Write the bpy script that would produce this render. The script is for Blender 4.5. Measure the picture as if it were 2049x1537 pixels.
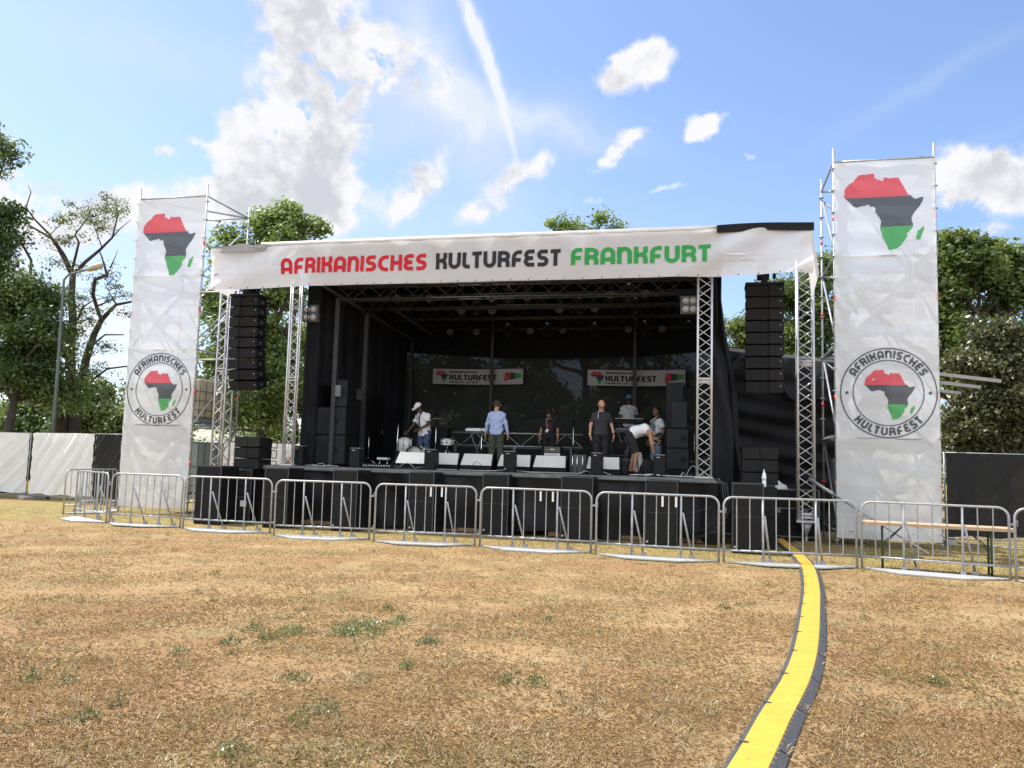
import bpy, bmesh, math, random
import numpy as np
from mathutils import Vector, Matrix, Quaternion
for o in list(bpy.data.objects): bpy.data.objects.remove(o)
scene = bpy.context.scene
COL = scene.collection
R_ = math.radians
# ------------------------------------------------------------------ camera
EYE = 1.6; FPX = 1657.0; PITCH = R_(5.4); ROLL = R_(1.6)
cam_d = bpy.data.cameras.new('camera'); cam = bpy.data.objects.new('camera', cam_d); COL.objects.link(cam)
cam_d.sensor_width = 36; cam_d.lens = FPX/2049*36; cam_d.clip_end = 3000; cam_d.clip_start = .05
camR = Matrix.Rotation(math.pi/2+PITCH, 3, 'X') @ Matrix.Rotation(ROLL, 3, 'Z')
cam.matrix_world = Matrix.Translation((0, 0, EYE)) @ camR.to_4x4()
scene.camera = cam
scene.render.engine = 'CYCLES'
scene.cycles.max_bounces = 6; scene.cycles.transparent_max_bounces = 10
# ------------------------------------------------------------------ exposure
scene.view_settings.view_transform = 'Standard'; scene.view_settings.look = 'None'
scene.view_settings.exposure = 0.84; scene.view_settings.gamma = 1
# ------------------------------------------------------------------ sun
SUN_EL = 60.0; sd = Vector((-.90, .44, 0)).normalized()      # where the sun stands (left, a little behind the stage)
sun_dir = Vector((sd.x*math.cos(R_(SUN_EL)), sd.y*math.cos(R_(SUN_EL)), math.sin(R_(SUN_EL))))
sun_d = bpy.data.lights.new('sun', 'SUN'); sun_d.energy = 3.5; sun_d.angle = R_(.5); sun_d.color = (1, .955, .88)
sun = bpy.data.objects.new('sun', sun_d); COL.objects.link(sun)
sun.rotation_euler = sun_dir.to_track_quat('Z', 'Y').to_euler(); sun.location = (-20, 10, 40)
# ------------------------------------------------------------------ helpers for places
CAM = Vector((0, 0, EYE))
def ray(px, py): return camR @ Vector(((px-1024.5)/FPX, (768.5-py)/FPX, -1.0))
def G(px, py, z=0.0):                     # point on the ground (or a level z)
    d = ray(px, py); return CAM + d*((z-EYE)/d.z)
def AT(px, py, Y):
    d = ray(px, py); return CAM + d*(Y/d.y)
YAW = R_(13.5); UH = Vector((math.cos(YAW), -math.sin(YAW), 0)); VH = Vector((math.sin(YAW), math.cos(YAW), 0))
ORG = Vector((-5.24, 19.86, 0)); DECK = 1.38
SM = Matrix.Translation(ORG) @ Matrix.Rotation(-YAW, 4, 'Z')       # stage frame -> world
def S(u, v, z=0): return ORG + UH*u + VH*v + Vector((0, 0, z))
def SU(px, py, v):                        # (u, v, z) in the stage frame on the plane v
    d = ray(px, py); t = ((ORG-CAM).dot(VH)+v)/d.dot(VH); p = CAM+d*t; q = p-ORG
    return Vector((q.dot(UH), v, p.z))
# ------------------------------------------------------------------ world: sky texture and clouds by direction
W = bpy.data.worlds.new('World'); scene.world = W; W.use_nodes = True
nt = W.node_tree; N = nt.nodes; L = nt.links; N.clear()
out = N.new('ShaderNodeOutputWorld'); bg = N.new('ShaderNodeBackground'); L.new(bg.outputs[0], out.inputs[0])
sky = N.new('ShaderNodeTexSky'); sky.sky_type = 'NISHITA'; sky.sun_disc = False
sky.sun_elevation = R_(SUN_EL); sky.sun_rotation = math.atan2(sd.x, sd.y)
sky.air_density = 1.0; sky.dust_density = 1.2; sky.ozone_density = 2.0
bg.inputs['Strength'].default_value = .14
tc = N.new('ShaderNodeTexCoord')
def wm(op, a, b=None, c=None, clamp=False):
    n = N.new('ShaderNodeMath'); n.operation = op; n.use_clamp = clamp
    for i, x in enumerate((a, b, c)):
        if x is None: continue
        if isinstance(x, (int, float)): n.inputs[i].default_value = x
        else: L.new(x, n.inputs[i])
    return n.outputs[0]
def wv(op, a, b=None, s=None):
    n = N.new('ShaderNodeVectorMath'); n.operation = op
    for i, x in enumerate((a, b)):
        if x is None: continue
        if isinstance(x, (tuple, Vector)): n.inputs[i].default_value = x
        else: L.new(x, n.inputs[i])
    if s is not None: n.inputs['Scale'].default_value = s
    return n.outputs['Value'] if op == 'DOT_PRODUCT' else n.outputs['Vector']
def wn(vec, scale, detail, rough=.55, dist=0):
    n = N.new('ShaderNodeTexNoise'); L.new(vec, n.inputs['Vector']); n.inputs['Scale'].default_value = scale
    n.inputs['Detail'].default_value = detail; n.inputs['Roughness'].default_value = rough; n.inputs['Distortion'].default_value = dist
    return n
dirv = wv('NORMALIZE', tc.outputs['Generated'])
warp = wn(dirv, 9, 4)
dw = wv('ADD', dirv, wv('SCALE', wv('SUBTRACT', warp.outputs['Color'], (.5, .5, .5)), s=.085))
warp2 = wn(dirv, 4.5, 5, .6)
dw2 = wv('ADD', dirv, wv('SCALE', wv('SUBTRACT', warp2.outputs['Color'], (.5, .5, .5)), s=.10))
def blob(px, py, rx, ry, ang=0, amp=1.0, src=None):
    c = ray(px, py).normalized(); right = (camR @ Vector((1, 0, 0))); up = (camR @ Vector((0, 1, 0)))
    right = (right-c*right.dot(c)).normalized(); up = c.cross(right)*-1 if c.cross(right).dot(up) < 0 else c.cross(right)
    a = right*math.cos(R_(ang))+up*math.sin(R_(ang)); b = -right*math.sin(R_(ang))+up*math.cos(R_(ang))
    a = a/(rx/FPX); b = b/(ry/FPX)
    s = src or dw
    t1 = wm('SUBTRACT', wv('DOT_PRODUCT', s, tuple(a)), a.dot(c)); t2 = wm('SUBTRACT', wv('DOT_PRODUCT', s, tuple(b)), b.dot(c))
    d2 = wm('MULTIPLY_ADD', t2, t2, wm('MULTIPLY', t1, t1))
    g = wm('EXPONENT', wm('MULTIPLY', d2, -1.0))
    return wm('MULTIPLY', g, amp)
def total(lst):
    s = lst[0]
    for x in lst[1:]: s = wm('ADD', s, x)
    return s
# cumulus masses (pixel, radii, tilt, amount)
cum = [(610, 60, 78, 130, 0, 1.35), (640, 190, 74, 85, 10, 1.15), (750, 135, 92, 80, 0, 1.4), (850, 185, 70, 60, -20, .7),
       (540, 260, 75, 75, 20, 1.2), (620, 340, 85, 85, 0, 1.2), (470, 340, 90, 60, 20, 1.1), (530, 410, 150, 50, 0, 1.0), (640, 400, 70, 60, 0, .9),
       (835, 350, 62, 42, 35, .9), (795, 415, 50, 26, 30, .55), (985, 385, 62, 42, 45, .75), (1085, 310, 20, 50, 10, .6), (945, 270, 24, 45, 15, .45), (1040, 330, 40, 30, 30, .6), (930, 410, 50, 26, 20, .5),
       (1265, 155, 66, 46, 35, 1.05), (1315, 115, 38, 48, 0, .95), (1215, 180, 34, 24, 0, .7), (1235, 300, 60, 18, 28, .85), (1205, 325, 26, 14, 40, .5), (1415, 255, 42, 20, 30, .6), (1400, 280, 34, 20, 10, .5),
       (1200, 397, 50, 16, 15, .85), (1345, 388, 50, 12, 5, .75), (1490, 312, 12, 8, 0, .7), (1955, 335, 72, 44, -8, 1.2), (2050, 365, 60, 40, 0, 1.0), (1905, 385, 40, 30, 20, .7),
       (1985, 455, 40, 18, 0, .8), (55, 385, 45, 32, 0, 1.1), (225, 430, 75, 50, 10, 1.0), (90, 450, 90, 40, 0, .7), (330, 302, 28, 18, 0, .8),
       (395, 288, 42, 12, -25, .85), (130, 640, 190, 110, 0, .75), (-200, 500, 160, 80, 0, .9), (2350, 300, 160, 80, 0, 1.0)]
cs = total([blob(*c) for c in cum])
det = wn(dw2, 15, 9, .62)
front = N.new('ShaderNodeSeparateXYZ'); L.new(dirv, front.inputs[0])
back = N.new('ShaderNodeMapRange'); back.interpolation_type = 'SMOOTHSTEP'; L.new(front.outputs[1], back.inputs['Value']); back.inputs['From Min'].default_value = .25; back.inputs['From Max'].default_value = -.15
cs = wm('ADD', cs, wm('MULTIPLY', back.outputs[0], wm('MULTIPLY', wn(dirv, 1.6, 3).outputs['Fac'], 1.9)))     # unseen clouds added behind the viewer as fill for the banner fronts
dens = wm('MULTIPLY', cs, wm('SUBTRACT', wm('ADD', wm('MULTIPLY', det.outputs['Fac'], 4.2), wm('MULTIPLY', wn(dirv, 40, 6, .62).outputs['Fac'], 1.8)), 1.92))
cd = N.new('ShaderNodeMapRange'); cd.interpolation_type = 'SMOOTHSTEP'; L.new(dens, cd.inputs['Value'])
cd.inputs['From Min'].default_value = .34; cd.inputs['From Max'].default_value = 1.05
# thin veils and contrails
veil = total([blob(*c, src=dw2) for c in [(860, 110, 60, 200, 24, .9), (930, 215, 240, 45, -8, .75), (1080, 230, 160, 26, -18, .6), (760, 275, 130, 60, 0, .5), (300, 110, 330, 60, -12, .30),
              (180, 200, 300, 120, -5, .2), (700, 470, 500, 90, 0, .35), (80, 540, 380, 160, 0, .4), (1000, 330, 130, 110, 0, .35), (1850, 170, 180, 16, 33, .22), (1700, 420, 300, 14, 27, .2)]])
vn = wn(dw2, 22, 6, .6)
vd = wm('MULTIPLY', wm('MULTIPLY', veil, wm('ADD', wm('MULTIPLY', vn.outputs['Fac'], 1.2), .25)), .85, clamp=True)
warp3 = wn(dirv, 60, 3)
dw3 = wv('ADD', dirv, wv('SCALE', wv('SUBTRACT', warp3.outputs['Color'], (.5, .5, .5)), s=.006))
trail = total([blob(*c, src=dw3) for c in [(938, 25, 12, 50, 23, 1.0), (958, 75, 12, 45, 21, 1.1), (978, 125, 11, 45, 19, 1.1), (994, 175, 9, 45, 16, 1.0), (1009, 225, 7, 40, 15, .9), (1022, 270, 5, 35, 13, .7), (1033, 320, 4, 40, 8, .4)]])
tn = wn(dirv, 75, 4, .6)
td = wm('MULTIPLY', trail, wm('ADD', wm('MULTIPLY', tn.outputs['Fac'], 1.1), .3), clamp=True)
off = ray(900, -600).normalized()*.022
det2 = wn(wv('ADD', dw2, tuple(off)), 15, 5, .6)
shade = wn(dw, 6, 4, .6)
grad = wm('SUBTRACT', det2.outputs['Fac'], det.outputs['Fac'])
core = N.new('ShaderNodeMapRange'); core.interpolation_type = 'SMOOTHSTEP'
L.new(wm('ADD', wm('ADD', wm('MULTIPLY', grad, 2.4), wm('MULTIPLY', shade.outputs['Fac'], 1.3)), wm('MULTIPLY', dens, .22)), core.inputs['Value'])
core.inputs['From Min'].default_value = .72; core.inputs['From Max'].default_value = 1.40
def wcol(c):
    n = N.new('ShaderNodeRGB'); n.outputs[0].default_value = (*c, 1); return n.outputs[0]
def wmix(f, a, b):
    n = N.new('ShaderNodeMix'); n.data_type = 'RGBA'
    if isinstance(f, float): n.inputs[0].default_value = f
    else: L.new(f, n.inputs[0])
    L.new(a, n.inputs[6]); L.new(b, n.inputs[7]); return n.outputs[2]
CW = 3.9
gn = N.new('ShaderNodeMix'); gn.data_type = 'RGBA'; gn.blend_type = 'MULTIPLY'; gn.inputs[0].default_value = 1; L.new(sky.outputs[0], gn.inputs[6]); gn.inputs[7].default_value = (.83, .85, .925, 1)
skyc = gn.outputs[2]
hz = N.new('ShaderNodeSeparateXYZ'); L.new(dirv, hz.inputs[0])
cloud_front = wmix(core.outputs[0], wcol((1.0*CW, 1.0*CW, 1.02*CW)), wcol((.68*CW, .70*CW, .76*CW)))
cloudc = wmix(back.outputs[0], cloud_front, wcol((1.78*CW, 1.84*CW, 1.95*CW)))  # the added clouds behind the viewer are brightened to strengthen the fill
veilc = wcol((.80*CW, .88*CW, 1.0*CW))
c1 = wmix(vd, skyc, veilc); c2 = wmix(td, c1, wcol((.92*CW, .96*CW, 1.02*CW))); c3 = wmix(cd.outputs[0], c2, cloudc)
L.new(c3, bg.inputs['Color'])
# ------------------------------------------------------------------ materials
def mat(name, col, rough=.6, metal=0.0, var=.12, vscale=3.0, bump=0.0, bscale=40.0, spec=.5, col2=None, wave=None):
    m = bpy.data.materials.new(name); m.use_nodes = True; t = m.node_tree; b = t.nodes['Principled BSDF']
    b.inputs['Roughness'].default_value = rough; b.inputs['Metallic'].default_value = metal
    b.inputs['Specular IOR Level'].default_value = spec
    tcn = t.nodes.new('ShaderNodeTexCoord'); ns = t.nodes.new('ShaderNodeTexNoise')
    ns.inputs['Scale'].default_value = vscale; ns.inputs['Detail'].default_value = 5; ns.inputs['Roughness'].default_value = .65
    t.links.new(tcn.outputs['Object'], ns.inputs['Vector'])
    cr = t.nodes.new('ShaderNodeValToRGB'); t.links.new(ns.outputs['Fac'], cr.inputs[0])
    a = col; c = col2 or tuple(min(1, x*(1+var)) for x in col); d = tuple(x*(1-var) for x in col) if not col2 else col
    cr.color_ramp.elements[0].position = .32; cr.color_ramp.elements[1].position = .68
    cr.color_ramp.elements[0].color = (*d, 1); cr.color_ramp.elements[1].color = (*c, 1)
    t.links.new(cr.outputs[0], b.inputs['Base Color'])
    if bump:
        n2 = t.nodes.new('ShaderNodeTexNoise'); n2.inputs['Scale'].default_value = bscale; n2.inputs['Detail'].default_value = 4
        t.links.new(tcn.outputs['Object'], n2.inputs['Vector'])
        bp = t.nodes.new('ShaderNodeBump'); bp.inputs['Strength'].default_value = bump; bp.inputs['Distance'].default_value = .02
        t.links.new(n2.outputs['Fac'], bp.inputs['Height']); t.links.new(bp.outputs[0], b.inputs['Normal'])
    return m
def cloth_mat(name, col, transl=.35, see=.1, var=.04, vscale=2.0, rough=.8, bump=.25, crease=6.0):
    m = mat(name, col, rough, 0, var, vscale, bump, crease, .2); t = m.node_tree
    b = t.nodes['Principled BSDF']; o = t.nodes['Material Output']
    tr = t.nodes.new('ShaderNodeBsdfTranslucent'); tr.inputs[0].default_value = (*col, 1)
    mx = t.nodes.new('ShaderNodeMixShader'); mx.inputs[0].default_value = transl
    t.links.new(b.outputs[0], mx.inputs[1]); t.links.new(tr.outputs[0], mx.inputs[2])
    tp = t.nodes.new('ShaderNodeBsdfTransparent'); m2 = t.nodes.new('ShaderNodeMixShader'); m2.inputs[0].default_value = see
    t.links.new(mx.outputs[0], m2.inputs[1]); t.links.new(tp.outputs[0], m2.inputs[2]); t.links.new(m2.outputs[0], o.inputs[0])
    return m
def leaf_mat(name, c1, c2, c3=None, transl=.3, tt=(1.6, 1.5, .7)):
    m = bpy.data.materials.new(name); m.use_nodes = True; t = m.node_tree; b = t.nodes['Principled BSDF']; o = t.nodes['Material Output']
    b.inputs['Roughness'].default_value = .38; b.inputs['Specular IOR Level'].default_value = .6
    at = t.nodes.new('ShaderNodeAttribute'); at.attribute_name = 'tint'
    cr = t.nodes.new('ShaderNodeValToRGB'); t.links.new(at.outputs['Fac'], cr.inputs[0])
    cr.color_ramp.elements[0].color = (*c1, 1); cr.color_ramp.elements[1].color = (*c2, 1)
    if c3: e = cr.color_ramp.elements.new(.5); e.color = (*c3, 1)
    t.links.new(cr.outputs[0], b.inputs['Base Color'])
    tr = t.nodes.new('ShaderNodeBsdfTranslucent'); hs = t.nodes.new('ShaderNodeMix'); hs.data_type = 'RGBA'; hs.blend_type = 'MULTIPLY'; hs.inputs[0].default_value = 1
    t.links.new(cr.outputs[0], hs.inputs[6]); hs.inputs[7].default_value = (*tt, 1); t.links.new(hs.outputs[2], tr.inputs[0])
    mx = t.nodes.new('ShaderNodeMixShader'); mx.inputs[0].default_value = transl
    t.links.new(b.outputs[0], mx.inputs[1]); t.links.new(tr.outputs[0], mx.inputs[2]); t.links.new(mx.outputs[0], o.inputs[0])
    return m
M = {}
M['galv'] = mat('galvanised_steel', (.36, .37, .38), .45, .45, .18, 9, .05, 60)
M['galv_plate'] = mat('galvanised_plate', (.42, .43, .42), .6, .25, .15, 12, .1, 90)
M['alu'] = mat('aluminium', (.55, .55, .56), .40, .5, .08, 5)
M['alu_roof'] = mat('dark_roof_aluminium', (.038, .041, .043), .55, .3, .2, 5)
M['alu_dark'] = mat('weathered_aluminium', (.16, .17, .17), .5, .6, .2, 5)
M['black'] = mat('black_paint', (.0100, .0102, .0112), .55, 0, .25, 6, .1, 120, .18)
M['grille'] = mat('black_grille', (.0190, .0190, .0196), .65, 0, .3, 30, .5, 300, .12)
M['deckmat'] = mat('deck_ply', (.026, .025, .025), .6, 0, .3, 4, .1, 50)
M['wall_panel'] = mat('dark_wall_panel', (.021, .022, .026), .7, 0, .3, 2, .2, 6, .2)
M['drape'] = mat('black_drape', (.011, .012, .014), .75, 0, .3, 2, .3, 6, .2)
M['ceil'] = mat('black_roof_lining', (.008, .009, .011), .8, 0, .3, 2, .2, 6, .15)
M['shiny'] = mat('black_tarpaulin', (.009, .0095, .011), .5, 0, .3, 2, .35, 5, .22)
M['skirt'] = mat('black_skirt', (.010, .010, .012), .45, 0, .3, 2, .4, 4, .25)
M['white'] = cloth_mat('white_banner_mesh', (.90, .91, .92), .48, .11)
M['fascia'] = cloth_mat('white_fascia_cloth', (.91, .90, .90), .45, .09)
M['fence_white'] = cloth_mat('white_fence_sheet', (.88, .88, .88), .35, .02, bump=.5, crease=9)
M['fence_black'] = cloth_mat('black_fence_sheet', (.022, .022, .023), .05, .012, bump=.5, crease=9)
M['p_red'] = cloth_mat('red_print', (.80, .12, .15), .42, .13, crease=6)
M['p_black'] = cloth_mat('black_print', (.078, .086, .10), .30, .20, crease=6)
M['p_green'] = cloth_mat('green_print', (.11, .47, .16), .38, .12, crease=6)
M['f_red'] = cloth_mat('red_lettering', (.60, .03, .045), .25, .02)
M['f_black'] = cloth_mat('dark_lettering', (.035, .037, .042), .2, .02)
M['f_green'] = cloth_mat('green_lettering', (.05, .36, .09), .25, .02)
M['wedge_sunlit'] = mat('sunlit_tone_grille', (.86, .84, .78), .6, 0, .05, 4, .25, 220)  # leftmost wedge only: direct sunlight painted into a whiter grille colour
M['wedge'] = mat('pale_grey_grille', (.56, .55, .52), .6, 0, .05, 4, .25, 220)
M['tank'] = cloth_mat('tank_plastic', (.42, .47, .44), .3, 0, .15, 3)
M['tank_y'] = cloth_mat('yellowed_tank_plastic', (.62, .58, .42), .3, 0, .15, 3)
M['wood'] = mat('pale_wood', (.50, .35, .22), .6, 0, .2, 8)
M['wood2'] = mat('timber', (.24, .15, .08), .8, 0, .3, 8)
M['green_m'] = mat('dark_green_metal', (.02, .05, .03), .45, .1)
M['redmark'] = mat('red_plastic', (.75, .05, .03), .5)
M['greenmark'] = mat('green_plastic', (.05, .55, .2), .5)
M['yellow'] = mat('yellow_plastic', (.60, .36, .045), .5, 0, .10, 7, .2, 60)
_t2 = M['yellow'].node_tree; _g = _t2.nodes.new('ShaderNodeTexNoise'); _g.inputs['Scale'].default_value = 5; _g.inputs['Detail'].default_value = 8; _g.inputs['Roughness'].default_value = .75
_t2.links.new(_t2.nodes['Texture Coordinate'].outputs['Object'], _g.inputs['Vector']); _r = _t2.nodes.new('ShaderNodeMapRange'); _t2.links.new(_g.outputs['Fac'], _r.inputs[0]); _r.inputs[1].default_value = .56; _r.inputs[2].default_value = .72; _r.inputs[4].default_value = .55
_x = _t2.nodes.new('ShaderNodeMix'); _x.data_type = 'RGBA'; _t2.links.new(_r.outputs[0], _x.inputs[0]); _t2.links.new(_t2.nodes['Color Ramp'].outputs[0], _x.inputs[6]); _x.inputs[7].default_value = (.40, .23, .06, 1); _t2.links.new(_x.outputs[2], _t2.nodes['Principled BSDF'].inputs['Base Color'])
M['rubber'] = mat('grey_black_rubber', (.055, .057, .062), .7, 0, .2, 20, .3, 60)
M['chrome'] = mat('chrome', (.75, .75, .75), .15, 1.0, .05)
M['glass'] = mat('lamp_glass', (.26, .25, .22), .15, 0, .08, 30, 0, 1, .8)
M['concrete'] = mat('concrete', (.30, .29, .27), .9, 0, .2, 8, .3, 40)
M['bark'] = mat('dark_bark', (.055, .045, .035), .9, 0, .35, 3, .8, 20)
M['bark_l'] = mat('grey_bark', (.12, .10, .08), .9, 0, .35, 3, .8, 20)
M['cable'] = mat('black_cable', (.03, .03, .03), .5)
M['cable_w'] = mat('pale_cable', (.55, .55, .52), .5)
M['amp'] = mat('brown_amp_cloth', (.10, .09, .07), .8)
M['silver'] = mat('silver_panel', (.6, .6, .6), .4, .3)
M['drum'] = mat('white_drum_shell', (.62, .63, .60), .35, 0, .05)
M['drumskin'] = mat('drum_skin', (.50, .52, .42), .6, 0, .25, 6)
M['cymbal'] = mat('cymbal_bronze', (.16, .13, .08), .35, .9)
M['beam_grey'] = mat('grey_beam', (.30, .30, .30), .5, .3)
M['lampgrey'] = mat('lamp_post_paint', (.11, .13, .125), .6, .2, .15)
M['lamphead'] = mat('lamp_head', (.42, .35, .24), .5, 0, .1)
M['label'] = mat('white_label', (.75, .75, .73), .6)
M['redglasses'] = mat('dark_red_frames', (.16, .02, .02), .4)
M['red_blue'] = mat('pink_awning', (.62, .40, .36), .7, 0, .2, 3)
M['blue'] = mat('blue_plastic', (.12, .35, .55), .5)
M['pet'] = mat('bottle_plastic', (.72, .78, .82), .15, 0, .05, 4, 0, 1, .8)
M['led'] = mat('led_dots', (.45, .46, .5), .3)
M['roofmetal'] = mat('white_roof_edge', (.70, .70, .70), .4, .2)
M['greyflap'] = cloth_mat('grey_flap', (.32, .32, .33), .1, 0)
scrim = bpy.data.materials.new('black_scrim'); scrim.use_nodes = True
_t = scrim.node_tree; _b = _t.nodes['Principled BSDF']; _b.inputs['Base Color'].default_value = (.016, .018, .018, 1); _b.inputs['Roughness'].default_value = .8
_tp = _t.nodes.new('ShaderNodeBsdfTransparent'); _mx = _t.nodes.new('ShaderNodeMixShader'); _mx.inputs[0].default_value = .027
_t.links.new(_b.outputs[0], _mx.inputs[1]); _t.links.new(_tp.outputs[0], _mx.inputs[2]); _t.links.new(_mx.outputs[0], _t.nodes['Material Output'].inputs[0])
M['scrim'] = scrim
# ------------------------------------------------------------------ mesh builder
class MB:
    def __init__(s): s.v = []; s.f = []; s.m = []; s.sm = []
    def add(s, vs, fs, m=0, smooth=False):
        b = len(s.v); s.v += [tuple(x) for x in vs]; s.f += [tuple(i+b for i in f) for f in fs]; s.m += [m]*len(fs); s.sm += [smooth]*len(fs); return s
    def box(s, c, d, m=0, rot=None, bev=0.0):
        x, y, z = d[0]/2, d[1]/2, d[2]/2
        if bev <= 0:
            vs = [Vector((a*x, b*y, e*z)) for e in (-1, 1) for b in (-1, 1) for a in (-1, 1)]
            fs = [(0, 2, 3, 1), (4, 5, 7, 6), (0, 1, 5, 4), (2, 6, 7, 3), (0, 4, 6, 2), (1, 3, 7, 5)]
        else:
            bm = bmesh.new(); bmesh.ops.create_cube(bm, size=1); bmesh.ops.scale(bm, vec=d, verts=bm.verts)
            bmesh.ops.bevel(bm, geom=bm.edges[:], offset=bev, segments=2, affect='EDGES', profile=.5)
            bm.verts.index_update(); vs = [v.co.copy() for v in bm.verts]; fs = [tuple(v.index for v in f.verts) for f in bm.faces]; bm.free()
        if rot is not None: vs = [rot @ v for v in vs]
        c = Vector(c); return s.add([v+c for v in vs], fs, m)
    def tube(s, p0, p1, r, m=0, n=8, r1=None, caps=True):
        return s.path([p0, p1], [r, r if r1 is None else r1], m, n, caps)
    def path(s, pts, r, m=0, n=8, caps=True, closed=False):
        pts = [Vector(p) for p in pts]; k = len(pts)
        rs = r if isinstance(r, (list, tuple)) else [r]*k
        vs = []; prev = None
        for i, p in enumerate(pts):
            if closed: d = pts[(i+1) % k]-pts[i-1]
            else: d = pts[min(i+1, k-1)]-pts[max(i-1, 0)]
            if d.length < 1e-9: d = Vector((0, 0, 1))
            d.normalize()
            if prev is None:
                a = d.orthogonal().normalized()
            else:
                a = prev-d*prev.dot(d)
                a = a.normalized() if a.length > 1e-6 else d.orthogonal().normalized()
            prev = a; b = d.cross(a)
            for j in range(n):
                t = 2*math.pi*j/n; vs.append(p+(a*math.cos(t)+b*math.sin(t))*rs[i])
        fs = []
        for i in range(k if closed else k-1):
            i2 = (i+1) % k
            for j in range(n): fs.append((i*n+j, i*n+(j+1) % n, i2*n+(j+1) % n, i2*n+j))
        s.add(vs, fs, m, True)
        if caps and not closed:
            b = len(s.v)-len(vs); s.f.append(tuple(b+j for j in range(n-1, -1, -1))); s.f.append(tuple(b+(k-1)*n+j for j in range(n))); s.m += [m, m]; s.sm += [False, False]
        return s
    def lathe(s, prof, m=0, n=16, mat=None, caps=True):      # prof: (r,z)
        vs = []; k = len(prof)
        for r, z in prof:
            for j in range(n):
                t = 2*math.pi*j/n; vs.append(Vector((r*math.cos(t), r*math.sin(t), z)))
        if mat is not None: vs = [mat @ v for v in vs]
        fs = [(i*n+j, i*n+(j+1) % n, (i+1)*n+(j+1) % n, (i+1)*n+j) for i in range(k-1) for j in range(n)]
        s.add(vs, fs, m, True); b = len(s.v)-len(vs)
        if caps and prof[0][0] > 1e-4: s.f.append(tuple(b+j for j in range(n-1, -1, -1))); s.m.append(m); s.sm.append(False)
        if caps and prof[-1][0] > 1e-4: s.f.append(tuple(b+(k-1)*n+j for j in range(n))); s.m.append(m); s.sm.append(False)
        return s
    def prism(s, poly, y0, y1, m=0, axis='y', mat=None):     # poly (x,z) extruded along y
        k = len(poly)
        if axis == 'y': vs = [Vector((x, y0, z)) for x, z in poly]+[Vector((x, y1, z)) for x, z in poly]
        elif axis == 'z': vs = [Vector((x, z, y0)) for x, z in poly]+[Vector((x, z, y1)) for x, z in poly]
        else: vs = [Vector((y0, x, z)) for x, z in poly]+[Vector((y1, x, z)) for x, z in poly]
        if mat is not None: vs = [mat @ v for v in vs]
        fs = [tuple(range(k)), tuple(range(2*k-1, k-1, -1))]+[(i, i+k, (i+1) % k+k, (i+1) % k) for i in range(k)]
        return s.add(vs, fs, m)
    def grid(s, f, nu, nv, m=0, smooth=True):                # f(a,b) a,b in 0..1
        vs = [f(i/nu, j/nv) for j in range(nv+1) for i in range(nu+1)]
        fs = [(j*(nu+1)+i, j*(nu+1)+i+1, (j+1)*(nu+1)+i+1, (j+1)*(nu+1)+i) for j in range(nv) for i in range(nu)]
        return s.add(vs, fs, m, smooth)
    def build(s, name, mats, parent=None, loc=None, rotz=None):
        me = bpy.data.meshes.new(name); me.from_pydata([tuple(v) for v in s.v], [], s.f)
        if not isinstance(mats, (list, tuple)): mats = [mats]
        for x in mats: me.materials.append(M[x] if isinstance(x, str) else x)
        me.polygons.foreach_set('material_index', s.m); me.polygons.foreach_set('use_smooth', s.sm)
        me.update(); o = bpy.data.objects.new(name, me); COL.objects.link(o)
        if parent is not None: o.parent = parent
        if loc is not None: o.location = loc
        if rotz is not None: o.rotation_euler = (0, 0, rotz)
        return o
def fix_normals(o):
    bm = bmesh.new(); bm.from_mesh(o.data); bmesh.ops.recalc_face_normals(bm, faces=bm.faces); bm.to_mesh(o.data); bm.free()
def tag(o, label=None, cat=None, group=None, kind=None):
    if label: o['label'] = label
    if cat: o['category'] = cat
    if group: o['group'] = group
    if kind: o['kind'] = kind
    return o
def thing(name, label, cat, loc=(0, 0, 0), rotz=0, group=None):
    o = bpy.data.objects.new(name, None); COL.objects.link(o); o.location = loc; o.rotation_euler = (0, 0, rotz); o.empty_display_size = .2
    return tag(o, label, cat, group)
def sthing(name, label, cat, u, v, z=0, rot=0, group=None):
    return thing(name, label, cat, S(u, v, z), -YAW+rot, group)
def children(o): return [c for c in bpy.data.objects if c.parent == o]
def dup(root, loc, rotz, label=None, group=None, scale=None):
    r = root.copy(); COL.objects.link(r); r.location = loc; r.rotation_euler = (0, 0, rotz)
    if label: r['label'] = label
    if group: r['group'] = group
    if scale: r.scale = scale
    for ch in children(root):
        c = ch.copy(); COL.objects.link(c); c.parent = r
        for g in children(ch):
            d = g.copy(); COL.objects.link(d); d.parent = c
    return r
def npmesh(name, verts, quads, mats, parent=None, tint=None, matidx=None, loc=None):
    me = bpy.data.meshes.new(name); nv = len(verts); nf = len(quads); k = quads.shape[1]
    me.vertices.add(nv); me.vertices.foreach_set('co', np.asarray(verts, 'f').ravel())
    me.loops.add(nf*k); me.loops.foreach_set('vertex_index', np.asarray(quads, 'i').ravel())
    me.polygons.add(nf); me.polygons.foreach_set('loop_start', np.arange(0, nf*k, k, dtype='i')); me.polygons.foreach_set('loop_total', np.full(nf, k, 'i'))
    for x in (mats if isinstance(mats, (list, tuple)) else [mats]): me.materials.append(M[x] if isinstance(x, str) else x)
    if matidx is not None: me.polygons.foreach_set('material_index', np.asarray(matidx, 'i'))
    me.update(calc_edges=True)
    if tint is not None:
        a = me.attributes.new('tint', 'FLOAT', 'FACE'); a.data.foreach_set('value', np.asarray(tint, 'f'))
    o = bpy.data.objects.new(name, me); COL.objects.link(o)
    if parent is not None: o.parent = parent
    if loc is not None: o.location = loc
    return o
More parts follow.
